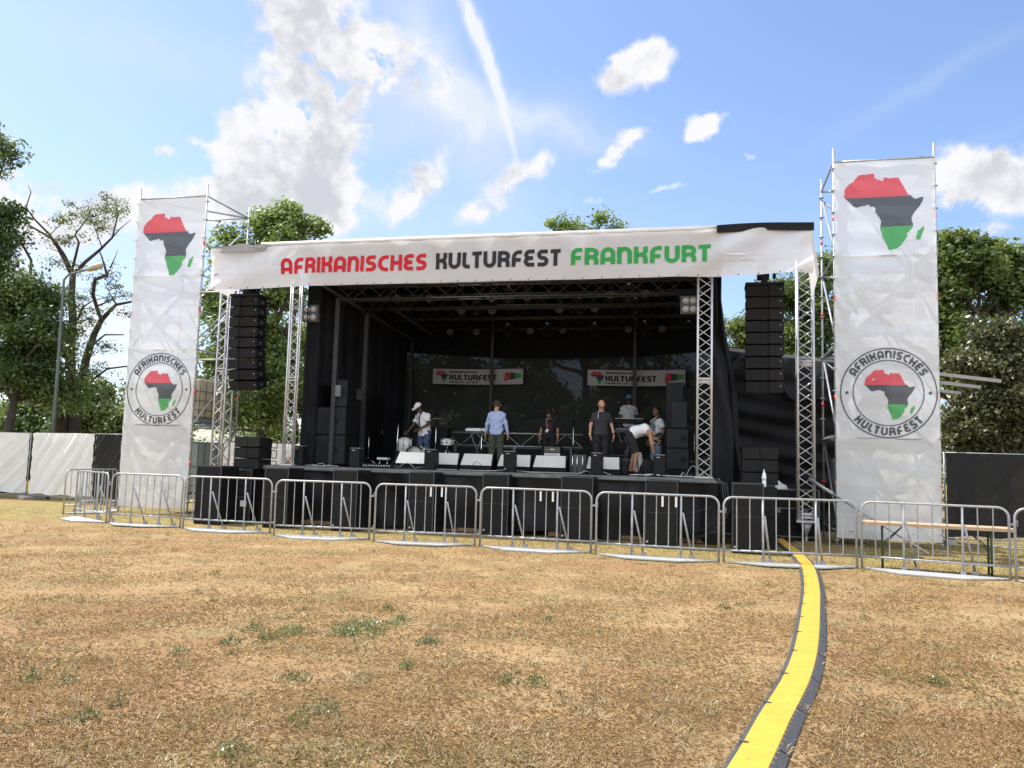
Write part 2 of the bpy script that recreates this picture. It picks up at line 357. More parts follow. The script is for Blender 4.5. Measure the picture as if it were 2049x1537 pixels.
# ------------------------------------------------------------------ ground, grass
rng = np.random.default_rng(5)
def ground_material():
    m = bpy.data.materials.new('dry_lawn'); m.use_nodes = True; t = m.node_tree; b = t.nodes['Principled BSDF']
    b.inputs['Roughness'].default_value = .95; b.inputs['Specular IOR Level'].default_value = .1
    geo = t.nodes.new('ShaderNodeNewGeometry')
    def noise(s, d=6, r=.6, sc=(1, 1, 1)):
        mp = t.nodes.new('ShaderNodeMapping'); t.links.new(geo.outputs['Position'], mp.inputs[0]); mp.inputs['Scale'].default_value = sc
        n = t.nodes.new('ShaderNodeTexNoise'); n.inputs['Scale'].default_value = s; n.inputs['Detail'].default_value = d; n.inputs['Roughness'].default_value = r
        t.links.new(mp.outputs[0], n.inputs['Vector']); return n.outputs['Fac']
    def ramp(f, stops):
        r = t.nodes.new('ShaderNodeValToRGB'); t.links.new(f, r.inputs[0]); e = r.color_ramp.elements
        e[0].position, e[0].color = stops[0][0], (*stops[0][1], 1); e[1].position, e[1].color = stops[-1][0], (*stops[-1][1], 1)
        for p, c in stops[1:-1]: x = e.new(p); x.color = (*c, 1)
        return r.outputs[0]
    def mix(f, a, c2, mode='MIX'):
        n = t.nodes.new('ShaderNodeMix'); n.data_type = 'RGBA'; n.blend_type = mode
        if isinstance(f, float): n.inputs[0].default_value = f
        else: t.links.new(f, n.inputs[0])
        for i, x in ((6, a), (7, c2)):
            if isinstance(x, tuple): n.inputs[i].default_value = (*x, 1)
            else: t.links.new(x, n.inputs[i])
        return n.outputs[2]
    base = ramp(noise(1.3, 8, .68), [(.26, (.190, .128, .068)), (.42, (.270, .186, .096)), (.55, (.322, .225, .116)), (.72, (.41, .302, .168))])
    red = ramp(noise(.42, 6, .65), [(.47, (0, 0, 0)), (.62, (1, 1, 1))])
    c = mix(red, base, mix(.55, base, (.26, .135, .075)))
    gr = ramp(noise(.8, 7, .68), [(.50, (0, 0, 0)), (.64, (.7, .7, .7))])
    c = mix(gr, c, mix(.6, base, (.155, .150, .070)))
    pale = ramp(noise(.7, 7, .7, (1, 1.6, 1)), [(.54, (0, 0, 0)), (.66, (.42, .42, .42))])
    c = mix(pale, c, (.42, .33, .195))
    # greener strip along the fence of barriers (worn less)
    sx = t.nodes.new('ShaderNodeSeparateXYZ'); t.links.new(geo.outputs['Position'], sx.inputs[0])
    def mm(op, a, b2, c3=None):
        n = t.nodes.new('ShaderNodeMath'); n.operation = op
        for i, x in enumerate((a, b2, c3)):
            if x is None: continue
            if isinstance(x, (int, float)): n.inputs[i].default_value = x
            else: t.links.new(x, n.inputs[i])
        return n.outputs[0]
    yy = mm('MULTIPLY_ADD', sx.outputs[0], .31, sx.outputs[1])                      # distance measured square to the barrier line
    yy = mm('ADD', yy, mm('MULTIPLY', noise(.5, 4), 4.0))
    band = t.nodes.new('ShaderNodeMapRange'); t.links.new(yy, band.inputs[0]); band.inputs[1].default_value = 16.2; band.inputs[2].default_value = 18.8
    band.interpolation_type = 'SMOOTHSTEP'
    bm_ = mm('MULTIPLY', band.outputs[0], ramp_f(t, noise(1.1, 5, .6), .25, .6))
    c = mix(bm_, c, ramp(noise(2.2, 7, .7), [(.3, (.16, .135, .05)), (.5, (.26, .215, .085)), (.7, (.36, .29, .13))]))
    fine = ramp(noise(38, 5, .75), [(.25, (.45, .42, .38)), (.5, (1, 1, 1)), (.75, (1.7, 1.6, 1.45))])
    c = mix(1.0, c, fine, 'MULTIPLY')
    fine2 = ramp(noise(120, 3, .7, (1, .45, 1)), [(.3, (.62, .6, .56)), (.7, (1.35, 1.35, 1.3))])
    c = mix(.8, c, fine2, 'MULTIPLY')
    t.links.new(c, b.inputs['Base Color'])
    bp = t.nodes.new('ShaderNodeBump'); bp.inputs['Strength'].default_value = .55; bp.inputs['Distance'].default_value = .03
    t.links.new(noise(30, 6, .7), bp.inputs['Height']); t.links.new(bp.outputs[0], b.inputs['Normal'])
    return m
def ramp_f(t, f, a, b):
    n = t.nodes.new('ShaderNodeMapRange'); t.links.new(f, n.inputs[0]); n.inputs[1].default_value = a; n.inputs[2].default_value = b; return n.outputs[0]
M['ground'] = ground_material()
g = MB(); g.grid(lambda a, b: Vector(((a-.5)*1600, -40+b*1500, 0)), 40, 40)
tag(g.build('ground', 'ground'), kind='structure')
straw = leaf_mat('straw_blades', (.25, .168, .090), (.66, .51, .28), (.385, .27, .138), .2, (1.15, 1.05, .9))
greenb = leaf_mat('green_blades', (.075, .095, .04), (.25, .28, .14), (.14, .17, .07), .3)
def blades(n, xy, lmin, lmax, flat, wid=.0035):
    a = rng.uniform(0, 2*np.pi, n); l = rng.uniform(lmin, lmax, n); el = np.abs(rng.normal(0, 1, n))*flat; el = np.clip(el, .02, 1.45)
    d = np.stack([np.cos(a)*np.cos(el), np.sin(a)*np.cos(el), np.sin(el)], 1)*l[:, None]
    w = rng.uniform(.6, 1.3, n)*wid; b = np.arctan2(d[:, 1], d[:, 0])+np.pi/2
    wv_ = np.stack([np.cos(b)*w, np.sin(b)*w, np.zeros(n)], 1)
    p = np.concatenate([xy, np.full((n, 1), .002)], 1)
    mid = p+d*.55+np.array([0, 0, .006]); tip = p+d
    tip[:, 2] = np.maximum(tip[:, 2]*.85, .003)
    v = np.stack([p-wv_, p+wv_, mid+wv_*.8, tip, mid-wv_*.8], 1).reshape(-1, 3)
    i = np.arange(n)*5; q = np.stack([i, i+1, i+2, i+3, i+4], 1)
    return v, q
def frustum_pts(n, y0, y1, power=1.6):
    r = rng.uniform(0, 1, n); k = 1-power
    y = (y0**k+r*(y1**k-y0**k))**(1/k)
    x = rng.uniform(-.80, .80, n)*y+rng.uniform(-1.6, 1.6, n); return np.stack([x, y], 1)
def patch_noise(xy, s, seed):
    r2 = np.random.default_rng(seed); v = np.zeros(len(xy))
    for k in range(7):
        d = r2.normal(size=2); d /= np.linalg.norm(d); f = s*r2.uniform(.5, 2.2); v += np.sin(xy@d*f+r2.uniform(0, 6.28))
    return v/7
xy = frustum_pts(520000, 2.6, 19, 1.75)
pn = patch_noise(xy, 2.2, 3); keep = rng.uniform(0, 1, len(xy)) < np.clip(.62+pn*1.5, .18, 1); xy = xy[keep]; pn = pn[keep]
v, q = blades(len(xy), xy, .012, .055, .26, .0017)
v[:, 0:2] += 0
tn_ = np.clip(rng.normal(.46, .20, len(xy))+pn*.45, 0, 1)
tag(npmesh('dry_grass', v, q, straw, tint=tn_), 'short dead straw grass lying over the bare soil of the lawn', 'grass', kind='stuff')
# greener grass near barriers and in patches
xy = frustum_pts(120000, 4.2, 22, 1.3)
yy = xy[:, 1]+.31*xy[:, 0]; pn = patch_noise(xy, 1.1, 9)
pr = np.clip((yy-15.2)/2.5, 0, 1)*.85+np.clip(pn*2.2-.35, 0, .35)
keep = rng.uniform(0, 1, len(xy)) < pr; xy = xy[keep]
v, q = blades(len(xy), xy, .02, .07, .7, .0035)
tag(npmesh('green_grass', v, q, leaf_mat('olive_blades', (.13, .12, .04), (.40, .34, .14), (.24, .21, .08), .25, (1.2, 1.15, .85)), tint=np.clip(rng.normal(.5, .25, len(xy)), 0, 1)),
    'thin olive green grass along the barriers', 'grass', kind='stuff')
# pale standing tufts
k_ = 900; cen_ = frustum_pts(k_, 4.2, 17, 1.5); nb_ = 26
xy = np.repeat(cen_, nb_, 0)+rng.normal(0, .035, (k_*nb_, 2))
v, q = blades(len(xy), xy, .03, .09, .8, .0016)
tag(npmesh('straw_tufts', v, q, leaf_mat('pale_straw', (.34, .27, .15), (.78, .68, .46), (.55, .45, .27), .25, (1.15, 1.08, .95)), tint=np.clip(np.repeat(rng.normal(.5, .22, k_), nb_)+rng.normal(0, .15, k_*nb_), 0, 1)), 'small pale tufts of dead grass standing here and there', 'grass', kind='stuff')
# weed clumps, each one a plant
def weed(px, py, w, n, label, dark=0):
    c = G(px, py)
    a = rng.uniform(0, 2*np.pi, n); rr = np.sqrt(rng.uniform(0, 1, n))*w*.5
    n0 = n; lob = .72+.28*np.sin(a*3+px)+.16*np.sin(a*7+py); xy = np.stack([np.cos(a)*rr*lob, np.sin(a)*rr*1.5*lob], 1)+rng.normal(0, w*.05, (n, 2))
    p = np.concatenate([xy, rng.uniform(.01, .095, (n, 1))*(1.1-rr/(w*.5+1e-6))[:, None]+.004], 1)
    d1 = rng.normal(size=(n, 3)); d1[:, 2] = np.abs(d1[:, 2])*.9; d1 /= np.linalg.norm(d1, axis=1)[:, None]; d2 = np.cross(d1, rng.normal(size=(n, 3))); d2 /= np.linalg.norm(d2, axis=1)[:, None]
    L_ = rng.uniform(.010, .032, n)[:, None]; Wd = L_*.26
    v = np.stack([p, p+d1*L_*.5+d2*Wd, p+d1*L_, p+d1*L_*.5-d2*Wd], 1).reshape(-1, 3); i = np.arange(n)*4
    o = npmesh('weed_clump', v, np.stack([i, i+1, i+2, i+3], 1), greenb, tint=np.clip(rng.normal(.5-dark*.25, .25, n), 0, 1), loc=c)
    return tag(o, label, 'weed', 'green weed clumps on the lawn')
weeds = [(735, 1262, .75, 2600, 'biggest mid green weed patch left of the centre of the lawn', 0), (690, 1270, .35, 700, 'weed clump at the left edge of the biggest weed patch', 0),
 (800, 1245, .28, 500, 'weed clump at the upper right edge of the biggest weed patch', 0), (585, 1268, .40, 800, 'bushy weed clump left of the biggest weed patch', 0),
 (535, 1280, .28, 450, 'low grey green weed clump second left of the biggest patch', 1), (505, 1262, .22, 320, 'small weed clump third left of the biggest patch', 1),
 (463, 1288, .22, 300, 'small pale weed clump farthest left in the row of the biggest patch', 1), (857, 1290, .24, 350, 'small weed clump just right of the biggest patch', 1),
 (775, 1222, .20, 260, 'small round weed just above the biggest patch', 1), (590, 1362, .24, 380, 'dark weed clump below the row of weeds', 1),
 (812, 1338, .18, 220, 'small weed below and right of the biggest patch', 0), (1072, 1372, .26, 360, 'grey green weed clump at the lower centre of the lawn', 1),
 (1015, 1368, .18, 200, 'smaller weed left of the lower centre clump', 1), (645, 1425, .30, 420, 'dark weed clump in the lower left of the lawn', 1),
 (595, 1448, .22, 260, 'weed clump beside the dark clump in the lower left', 0), (172, 1443, .20, 300, 'dark weed clump near the lower left corner', 1),
 (65, 1362, .16, 200, 'dark small weed near the left edge', 1), (1875, 1368, .17, 260, 'dark weed clump right of the yellow cable ramp', 1),
 (1448, 1218, .22, 260, 'dark low weed left of the yellow cable ramp', 1), (360, 1310, .18, 220, 'small weed left of the row of weeds', 0),
 (460, 1510, .26, 380, 'weed at the bottom edge left of centre', 0), (1097, 1243, .12, 120, 'tiny green weed at the centre of the lawn', 0),
 (130, 1368, .14, 150, 'tiny dark weed beside another near the left edge', 1), (230, 1412, .16, 160, 'tiny weed in the lower left between two dark clumps', 1),
 (1730, 1240, .14, 140, 'tiny dark weed a little right of the cable ramp bend', 1), (430, 1150, .2, 150, 'faint weed near the barriers at left', 0)]
for w_ in weeds: weed(w_[0], w_[1], w_[2], int(w_[3]*.5), w_[4], w_[5])
# ------------------------------------------------------------------ lettering and emblems that follow a cloth surface
def arc(cx, cy, rx, ry, a0, a1, n=9): return [(cx+rx*math.cos(R_(a0+(a1-a0)*i/n)), cy+ry*math.sin(R_(a0+(a1-a0)*i/n))) for i in range(n+1)]
ST = [(.1, 0), (.1, 1)]
GL = {'A': (.74, [[(.1, 0), (.1, .6)]+arc(.37, .6, .27, .3, 180, 0)+[(.64, 0)], [(.1, .30), (.64, .30)]]),
 'N': (.74, [[(.1, 0), (.1, .6)]+arc(.37, .6, .27, .3, 180, 0)+[(.64, 0)], [(.1, .5), (.1, 1)]]),
 'F': (.62, [[(.12, 0), (.12, .6)]+arc(.40, .6, .28, .3, 180, 90)+[(.60, .9)], [(.12, .42), (.54, .42)]]),
 'R': (.70, [[(.1, 0), (.1, 1)], [(.1, .9), (.36, .9)]+arc(.36, .68, .24, .22, 90, -90)+[(.1, .46)], [(.30, .46), (.36, .46)]+arc(.36, .22, .24, .24, 90, 0)+[(.60, 0)]]),
 'I': (.20, [ST]),
 'K': (.68, [ST, [(.58, 1), (.58, .78)]+arc(.34, .78, .24, .26, 0, -90)+[(.1, .52)], [(.1, .52), (.34, .52)]+arc(.34, .26, .24, .26, 90, 0)+[(.58, 0)]]),
 'S': (.66, [[(.62, .9), (.36, .9)]+arc(.33, .7, .21, .2, 90, 270)+arc(.36, .3, .2, .2, 90, -90)+[(.04, .1)]]),
 'C': (.66, [[(.64, .9), (.46, .9)]+arc(.46, .5, .36, .4, 90, 270)+[(.64, .1)]]),
 'H': (.74, [ST, [(.64, 0), (.64, 1)], [(.1, .5), (.64, .5)]]),
 'E': (.64, [[(.62, .9), (.36, .9)]+arc(.34, .7, .22, .2, 90, 270)+[(.54, .5)], [(.34, .5)]+arc(.34, .3, .24, .2, 90, 270)+[(.62, .1)]]),
 'U': (.74, [[(.1, 1), (.1, .37)]+arc(.37, .37, .27, .27, 180, 360)+[(.64, 1)]]),
 'L': (.46, [[(.1, 1), (.1, .32)]+arc(.32, .32, .22, .22, 180, 270)+[(.46, .1)]]),
 'T': (.60, [[(0, .9), (.60, .9)], [(.30, .9), (.30, 0)]]),
 'M': (1.06, [[(.1, 0), (.1, .6)]+arc(.315, .6, .215, .3, 180, 0)+[(.53, 0)], [(.53, .55)]+arc(.745, .6, .215, .3, 180, 0)+[(.96, 0)]])}
def ribbon(mb, pts, hw, mp, m, lift, sub=.1):
    # pts in letter space -> mapped by mp(x,y)->(s,t) in metres
    P0 = [Vector((*p, 0)) for p in pts]; P = [P0[0]]
    for p in P0[1:]:
        if (p-P[-1]).length > .004: P.append(p)
    Q = [P[0]]
    for a, b in zip(P, P[1:]):
        n = max(1, int((b-a).length/sub))
        for i in range(1, n+1): Q.append(a.lerp(b, i/n))
    vs = []
    for i, p in enumerate(Q):
        d0 = (Q[i]-Q[i-1]).normalized() if i else (Q[1]-Q[0]).normalized()
        d1 = (Q[i+1]-Q[i]).normalized() if i < len(Q)-1 else d0
        n0 = Vector((-d0.y, d0.x, 0)); n1 = Vector((-d1.y, d1.x, 0)); nn = (n0+n1)
        nn = nn/max(.5, nn.dot(n0)) if nn.length > 1e-6 else n0
        for e in (-1, 0, 1): vs.append(mp(p.x+nn.x*hw*e, p.y+nn.y*hw*e, lift))
    fs = []
    for i in range(len(Q)-1):
        for e in (0, 1): fs.append((i*3+e, i*3+e+1, i*3+e+4, i*3+e+3))
    mb.add(vs, fs, m, True)
def text_width(txt, sp=.13): return sum((.42 if c == ' ' else GL[c][0])+sp for c in txt)-sp
def text_line(mb, txt, x0, y0, h, surf, m=0, hw=.1, sp=.13, slant=0.0, lift0=.005, wscale=1.0):
    x = 0
    for c in txt:
        if c == ' ': x += .42+sp; continue
        w, sts = GL[c]
        for k, st in enumerate(sts):
            ribbon(mb, st, hw, lambda a, b, l, X=x: surf(x0+(X+a+slant*b)*h*wscale, y0+b*h, l), m, lift0+k*.0012)
        x += w+sp
def text_ring(mb, txt, cx, cy, r, h, a_mid, surf, m=0, hw=.1, top=True, sp=.16, lift0=.005, squash=1.0):
    wt = text_width(txt, sp)*h; x = -wt/2
    for c in txt:
        w, sts = GL[c]
        for k, st in enumerate(sts):
            def mp(a, b, l, X=x):
                d = (X+a*h)/r
                if top: ang = R_(a_mid)-d; rr = r-h/2+b*h
                else: ang = R_(a_mid)+d; rr = r+h/2-b*h
                return surf(cx+rr*math.cos(ang), cy+rr*math.sin(ang)*squash, l)
            ribbon(mb, st, hw, mp, m, lift0+k*.0012)
        x += (w+sp)*h
def ring(mb, cx, cy, r, w, surf, m=0, n=72, lift=.005):
    vs = []; 
    for i in range(n):
        a = 2*math.pi*i/n
        for rr in (r-w/2, r+w/2): vs.append(surf(cx+rr*math.cos(a), cy+rr*math.sin(a), lift))
    mb.add(vs, [(2*i, 2*i+1, 2*((i+1) % n)+1, 2*((i+1) % n)) for i in range(n)], m, True)
def disc(mb, cx, cy, r, surf, m=0, lift=.005):
    mb.add([surf(cx+r*math.cos(a*math.pi/8), cy+r*math.sin(a*math.pi/8), lift) for a in range(16)], [tuple(range(16))], m)
AFR = [(.24,.985),(.30,.995),(.36,.99),(.42,1.0),(.47,1.0),(.485,.965),(.475,.94),(.52,.915),(.57,.90),(.60,.885),(.62,.90),(.61,.925),(.65,.935),(.70,.92),(.78,.925),(.845,.925),(.86,.90),
 (.885,.855),(.92,.80),(.955,.735),(.99,.685),(1.03,.67),(1.06,.635),(1.10,.62),(1.16,.635),(1.20,.642),(1.215,.63),(1.195,.58),(1.15,.51),(1.09,.45),(1.05,.40),(1.03,.355),(1.035,.31),(1.05,.27),
 (1.045,.22),(1.0,.175),(.955,.14),(.965,.10),(.93,.06),(.90,.02),(.85,-.035),(.79,-.07),(.73,-.075),(.69,-.085),(.665,-.06),(.665,-.03),(.635,.03),(.60,.09),(.585,.15),(.555,.22),(.565,.27),
 (.575,.33),(.55,.38),(.51,.43),(.485,.47),(.49,.51),(.465,.535),(.42,.53),(.385,.565),(.33,.55),(.27,.545),(.21,.525),(.16,.535),(.11,.58),(.07,.62),(.03,.655),(.0,.68),(.02,.73),(.015,.775),(.05,.825),(.10,.87),(.15,.895),(.19,.94)]
MAD = [(1.20,.235),(1.215,.22),(1.205,.18),(1.18,.12),(1.155,.06),(1.12,.045),(1.09,.06),(1.09,.095),(1.11,.13),(1.11,.17),(1.15,.19),(1.18,.215)]
def africa(mb, x0, y0, h, surf, mr=0, mk=1, mg=2, lift=.005, wsc=1.0, cell=.12):
    k = h/1.085
    for poly in (AFR, MAD):
        bm = bmesh.new(); vs = [bm.verts.new((x0+x*k*wsc, y0+(y+.085)*k, 0)) for x, y in poly]; bm.faces.new(vs)
        yr = y0+(.665+.085)*k; yg = y0+(.245+.085)*k
        cuts = [((0, yr, 0), (0, 1, 0)), ((0, yg, 0), (0, 1, 0))]
        if cell:
            n = int(h/cell); cuts += [((0, y0+h*i/n, 0), (0, 1, 0)) for i in range(1, n)]
            nx = int(h*1.15/cell); cuts += [((x0+h*1.15*i/nx, 0, 0), (1, 0, 0)) for i in range(1, nx)]
        for co, no in cuts: bmesh.ops.bisect_plane(bm, geom=bm.verts[:]+bm.edges[:]+bm.faces[:], dist=1e-5, plane_co=co, plane_no=no)
        bmesh.ops.triangulate(bm, faces=bm.faces[:])
        bm.verts.index_update()
        cs = [v.co.copy() for v in bm.verts]; b = len(mb.v)
        mb.v += [tuple(surf(c.x, c.y, lift)) for c in cs]
        for f in bm.faces:
            cy = f.calc_center_median().y
            mb.f.append(tuple(v.index+b for v in f.verts)); mb.m.append(mr if cy > yr else (mk if cy > yg else mg)); mb.sm.append(True)
        bm.free()
def split_build(names_mats, fn, parent):
    """fn(mb) writes with material slots; one child per print"""
    mb = MB(); fn(mb); return mb
# ------------------------------------------------------------------ truss helper
def truss_parts(parent, pts0, pts1, w, d, r=.022, pitch=.26, sides=(0, 1), dbl=False, m='alu', names=('chord', 'lacing'), flatside=False, ends=None, n=7):
    """pts0 -> pts1 axis ; w along local X', d along local Y' of the truss"""
    a = Vector(pts0); b = Vector(pts1); ax = (b-a); Ln = ax.length; ax.normalize()
    ref = Vector((0, 1, 0)) if abs(ax.y) < .9 else Vector((1, 0, 0))
    ex = ref.cross(ax).normalized() if abs(ax.z) > .5 else Vector((0, 0, 1)); ey = ax.cross(ex).normalized() if abs(ax.z) > .5 else ax.cross(Vector((0, 0, 1))).normalized()
    ch = []
    for sx in (-1, 1):
        for sy in ((-1, 1) if d > 0 else (0,)):
            o_ = ex*(w/2*sx)+ey*(d/2*sy); mb = MB(); mb.tube(a+o_, b+o_, r, 0, n); ch.append(mb.build(names[0], m, parent))
    la = MB(); k = max(2, int(round(Ln/pitch)))
    for sy in ((-1, 1) if d > 0 else (0,)):
        for i in range(k):
            s = 1 if (i % 2 == 0) else -1
            for q in ((s, -s) if dbl else ((s if sy >= 0 else -s),)):
                la.tube(a+ax*(Ln*i/k)+ex*(w/2*q)+ey*(d/2*sy), a+ax*(Ln*(i+1)/k)-ex*(w/2*q)+ey*(d/2*sy), r*.42, 0, 5, caps=False)
    if d > .15 and not flatside:
        for sx in (-1, 1):
            for i in range(k):
                s = 1 if (i % 2 == 0) else -1
                la.tube(a+ax*(Ln*i/k)+ex*(w/2*sx)+ey*(d/2*s), a+ax*(Ln*(i+1)/k)+ex*(w/2*sx)-ey*(d/2*s), r*.42, 0, 5, caps=False)
    for e in (ends or []):
        for sy in ((-1, 1) if d > 0 else (0,)):
            for dz in (-.035, .035): la.tube(a+ax*(e+dz)+ex*w/2+ey*(d/2*sy), a+ax*(e+dz)-ex*w/2+ey*(d/2*sy), r*.8, 0, 6)
    for z_, f in zip(ch, ch): pass
    la.build(names[1], m, parent)
    return ch
# ------------------------------------------------------------------ the stage
stage = sthing('stage', 'covered concert stage with black deck, black walls and white roof edge', 'stage', 0, 0)
UL, UR = -.78, 9.95; BV = 7.1
mb = MB(); mb.box(((UL+UR)/2, BV/2-.05, DECK-.06), (UR-UL, BV+.1, .12)); mb.build('deck', 'deckmat', stage)
mb = MB()
mb.box(((UL+UR)/2, -.125, DECK-.05), (UR-UL, .05, .085)); mb.build('deck_edge', 'alu_dark', stage)
mb = MB()
def skf(a, b):
    u = UL+.05+a*(UR-UL-.1); z = .07+b*(DECK-.10-.07)
    return Vector((u, -.03+.05*math.sin(u*3.1)*(1-b)+.035*math.sin(u*7.3+1.5*b)+.03*math.sin(u*1.7+z*5)+(.10*(1-b) if 8.6 < u < 9.6 else 0), z+(.05*math.sin(u*2.3)*(1-b)**2)))
mb.grid(skf, 150, 10); mb.build('skirt', 'skirt', stage)
for k_, (u0, u1) in enumerate([(-.7, 1.2), (3.6, 4.8), (6.3, 8.6), (8.9, 9.9)]):
    mb = MB(); mb.box(((u0+u1)/2, .10, .06), (u1-u0, .2, .08)); mb.build('base_timber', 'wood2', stage)
# walls
mb = MB()
def lwf(a, b):
    v = .22+a*(BV-.2); z = DECK+b*(6.59-DECK); return Vector((.12+.025*math.sin(v*9)*(.4+b)+.02*math.sin(v*23), v, z))
mb.grid(lwf, 70, 6); mb.build('side_wall', 'wall_panel', stage)
mb = MB()
def rwf(a, b):
    v = .25+a*(BV-.25); z = .2+b*(6.3-.2); fl = max(0, 1-(z-1.0)/4.3)
    return Vector((9.92+.55*fl*(.55+.45*math.sin(v*1.3+.6))+.05*math.sin(v*6+z)+.10*max(0, 1-abs(z-3.4)/1.2), v, z))
mb.grid(rwf, 60, 24); mb.build('side_wall', 'shiny', stage)
mb = MB()
def rff(a, b):                               # front return of the right side drape
    z = .25+b*(6.0-.25); w = .10+.34*max(0, min(1, (4.4-z)/1.6))+.22*max(0, 1-abs(z-3.9)/.6)*.4
    return Vector((9.78+a*w+.01, .3+.05*math.sin(a*6+z*2.4), z))
mb.grid(rff, 8, 30); mb.build('side_drape', 'drape', stage)
mb = MB()
def bwf(a, b):
    u = .12+a*9.75; sag = -.28*(1-(2*a-1)**2); z = DECK+b*(5.2-DECK)
    return Vector((u, BV+.10*math.sin(a*math.pi)-.06*math.sin(u*2.1), z+(b*0 + b*(.02*math.sin(u*3)))))
mb.grid(bwf, 60, 12); mb.build('back_scrim', 'scrim', stage)
mb = MB()
mb.grid(lambda a, b: Vector((.12+a*9.75, BV-.12+.03*math.sin(a*50), 5.05-.22*math.sin(math.pi*a)+b*(6.6-5.05+.22*math.sin(math.pi*a)))), 80, 3)
mb.build('back_valance', 'ceil', stage)
# roof: slopes up a little to the front
ROOFT = 6.66
mb = MB(); mb.box((4.9, 3.6, ROOFT-.09), (10.1, 7.75, .05)); mb.build('roof', 'ceil', stage)
mb = MB(); mb.box((4.9, 3.6, ROOFT-.02), (10.15, 7.8, .05)); mb.build('roof_skin', 'roofmetal', stage)
mb = MB()
mb.tube((-.9, -.30, ROOFT+.045), (9.95, -.30, ROOFT+.045), .055, 0, 10); mb.box((4.5, -.24, ROOFT-.03), (10.8, .04, .07))
mb.build('roof_edge', 'roofmetal', stage)
# inner ceiling: rafters and lighting trusses
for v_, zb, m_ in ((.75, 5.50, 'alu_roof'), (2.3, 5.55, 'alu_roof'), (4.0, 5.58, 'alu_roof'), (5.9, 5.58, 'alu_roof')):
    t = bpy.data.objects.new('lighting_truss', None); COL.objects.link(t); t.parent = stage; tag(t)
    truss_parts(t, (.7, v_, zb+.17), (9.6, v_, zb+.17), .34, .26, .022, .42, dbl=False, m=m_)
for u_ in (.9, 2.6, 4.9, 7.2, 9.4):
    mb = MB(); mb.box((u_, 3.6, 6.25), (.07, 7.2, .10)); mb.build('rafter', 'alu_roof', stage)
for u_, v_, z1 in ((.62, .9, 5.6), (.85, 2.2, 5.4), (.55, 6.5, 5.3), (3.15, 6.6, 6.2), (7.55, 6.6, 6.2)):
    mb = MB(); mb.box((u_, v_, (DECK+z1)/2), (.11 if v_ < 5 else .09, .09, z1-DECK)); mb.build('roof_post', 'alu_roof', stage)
mb = MB(); mb.box((.74, 1.55, 3.25), (.14, 1.4, .28)); mb.build('lifting_bracket', 'alu_dark', stage)
mb = MB(); mb.tube((.25, .6, 5.9), (1.3, 5.6, 5.0), .05, 0, 6); mb.tube((1.2, 3.0, 5.75), (1.9, 6.3, 5.1), .04, 0, 6); mb.build('roof_strut', 'alu_roof', stage)
for v0, v1 in ((.9, 1.9), (4.1, 5.3)):
    mb = MB(); mb.box((.155, (v0+v1)/2, DECK+1.02), (.03, v1-v0, 2.04)); d_ = mb.build('door', 'black', stage)
    h = MB(); h.box((.185, v1-.12, DECK+1.0), (.04, .03, .12)); h.build('handle', 'alu_dark', d_)
# floor cables: bits lying along the front edge
rc = random.Random(4)
def floor_cable(u0, v0, u1, v1, label, m='cable', r=.012, wig=.12, hump=0, grp='cables on the stage floor'):
    pts = []; n = 26; a = rc.uniform(0, 6)
    for i in range(n+1):
        t = i/n; u = u0+(u1-u0)*t; v = v0+(v1-v0)*t
        pts.append((u+wig*.5*math.sin(t*9+a), v+wig*math.sin(t*13+a*2), DECK+r+.003+hump*math.sin(t*math.pi)**2*abs(math.sin(t*9))))
    mb = MB(); mb.path(pts, r*.62, 0, 6); o = mb.build('stage_cable', m); o.location = ORG; o.rotation_euler = (0, 0, -YAW)
    return tag(o, label, 'cable', grp)
floor_cable(-.3, .12, 1.2, .2, 'grey cable on the deck at the left truss foot', 'cable_w', .012)
floor_cable(.3, .35, 1.0, .25, 'coiled cable by the second small speaker from left', 'cable_w', .012, .16, .05)
floor_cable(1.9, .1, 3.1, .25, 'cable along the edge left of the first wedge', 'cable', .015)
floor_cable(2.3, .25, 3.3, .5, 'looped cable in front of the brightest wedge', 'cable_w', .008, .1, .14)
floor_cable(3.6, .08, 5.0, .2, 'pale cable along the stage edge under the second wedge', 'cable_w', .012)
floor_cable(4.1, .15, 4.9, .55, 'arching cable in front of the third wedge', 'cable', .010, .05, .20)
floor_cable(4.9, .1, 5.7, .3, 'tangled cable left of the middle small speaker', 'cable_w', .012, .14, .06)
floor_cable(5.8, .08, 6.9, .2, 'cable along the edge under the widest wedge', 'cable_w', .013)
floor_cable(6.9, .25, 7.6, .35, 'arching cable below the silver ribbed case', 'cable_w', .012, .04, .16)
floor_cable(8.0, .06, 9.0, .3, 'pale cable bundle between the two small speakers at right', 'cable_w', .02, .1, .02)
floor_cable(8.1, .3, 9.0, .15, 'second cable crossing by the bending man', 'cable_w', .012, .15, .05)
floor_cable(9.05, .15, 9.7, .35, 'looping white cable at the foot of the right truss', 'cable_w', .011, .08, .24)
floor_cable(8.95, .1, 9.75, .08, 'straight pale cable at the right stage corner', 'cable_w', .018, .04)
mb = MB()
for k in range(3): mb.path([(9.8+.02*k, -.1-.03*k, DECK), (9.98+.05*k, -.2, DECK-.1), (10.05+.05*k, -.22, DECK-.6), (9.85+.06*k, -.2, .3), (9.4-.2*k, -.25-.05*k, .04)], .014, 0, 6)
mb.path([(8.9, -.12, .45), (9.3, -.15, .62), (9.8, -.2, .80)], .009, 0, 5); mb.path([(9.1, -.12, .2), (9.6, -.2, .3), (9.85, -.2, .48)], .009, 0, 5)
o = mb.build('hanging_cable', 'cable'); o.location = ORG; o.rotation_euler = (0, 0, -YAW); tag(o, 'black cables hanging off the right corner of the stage', 'cable')
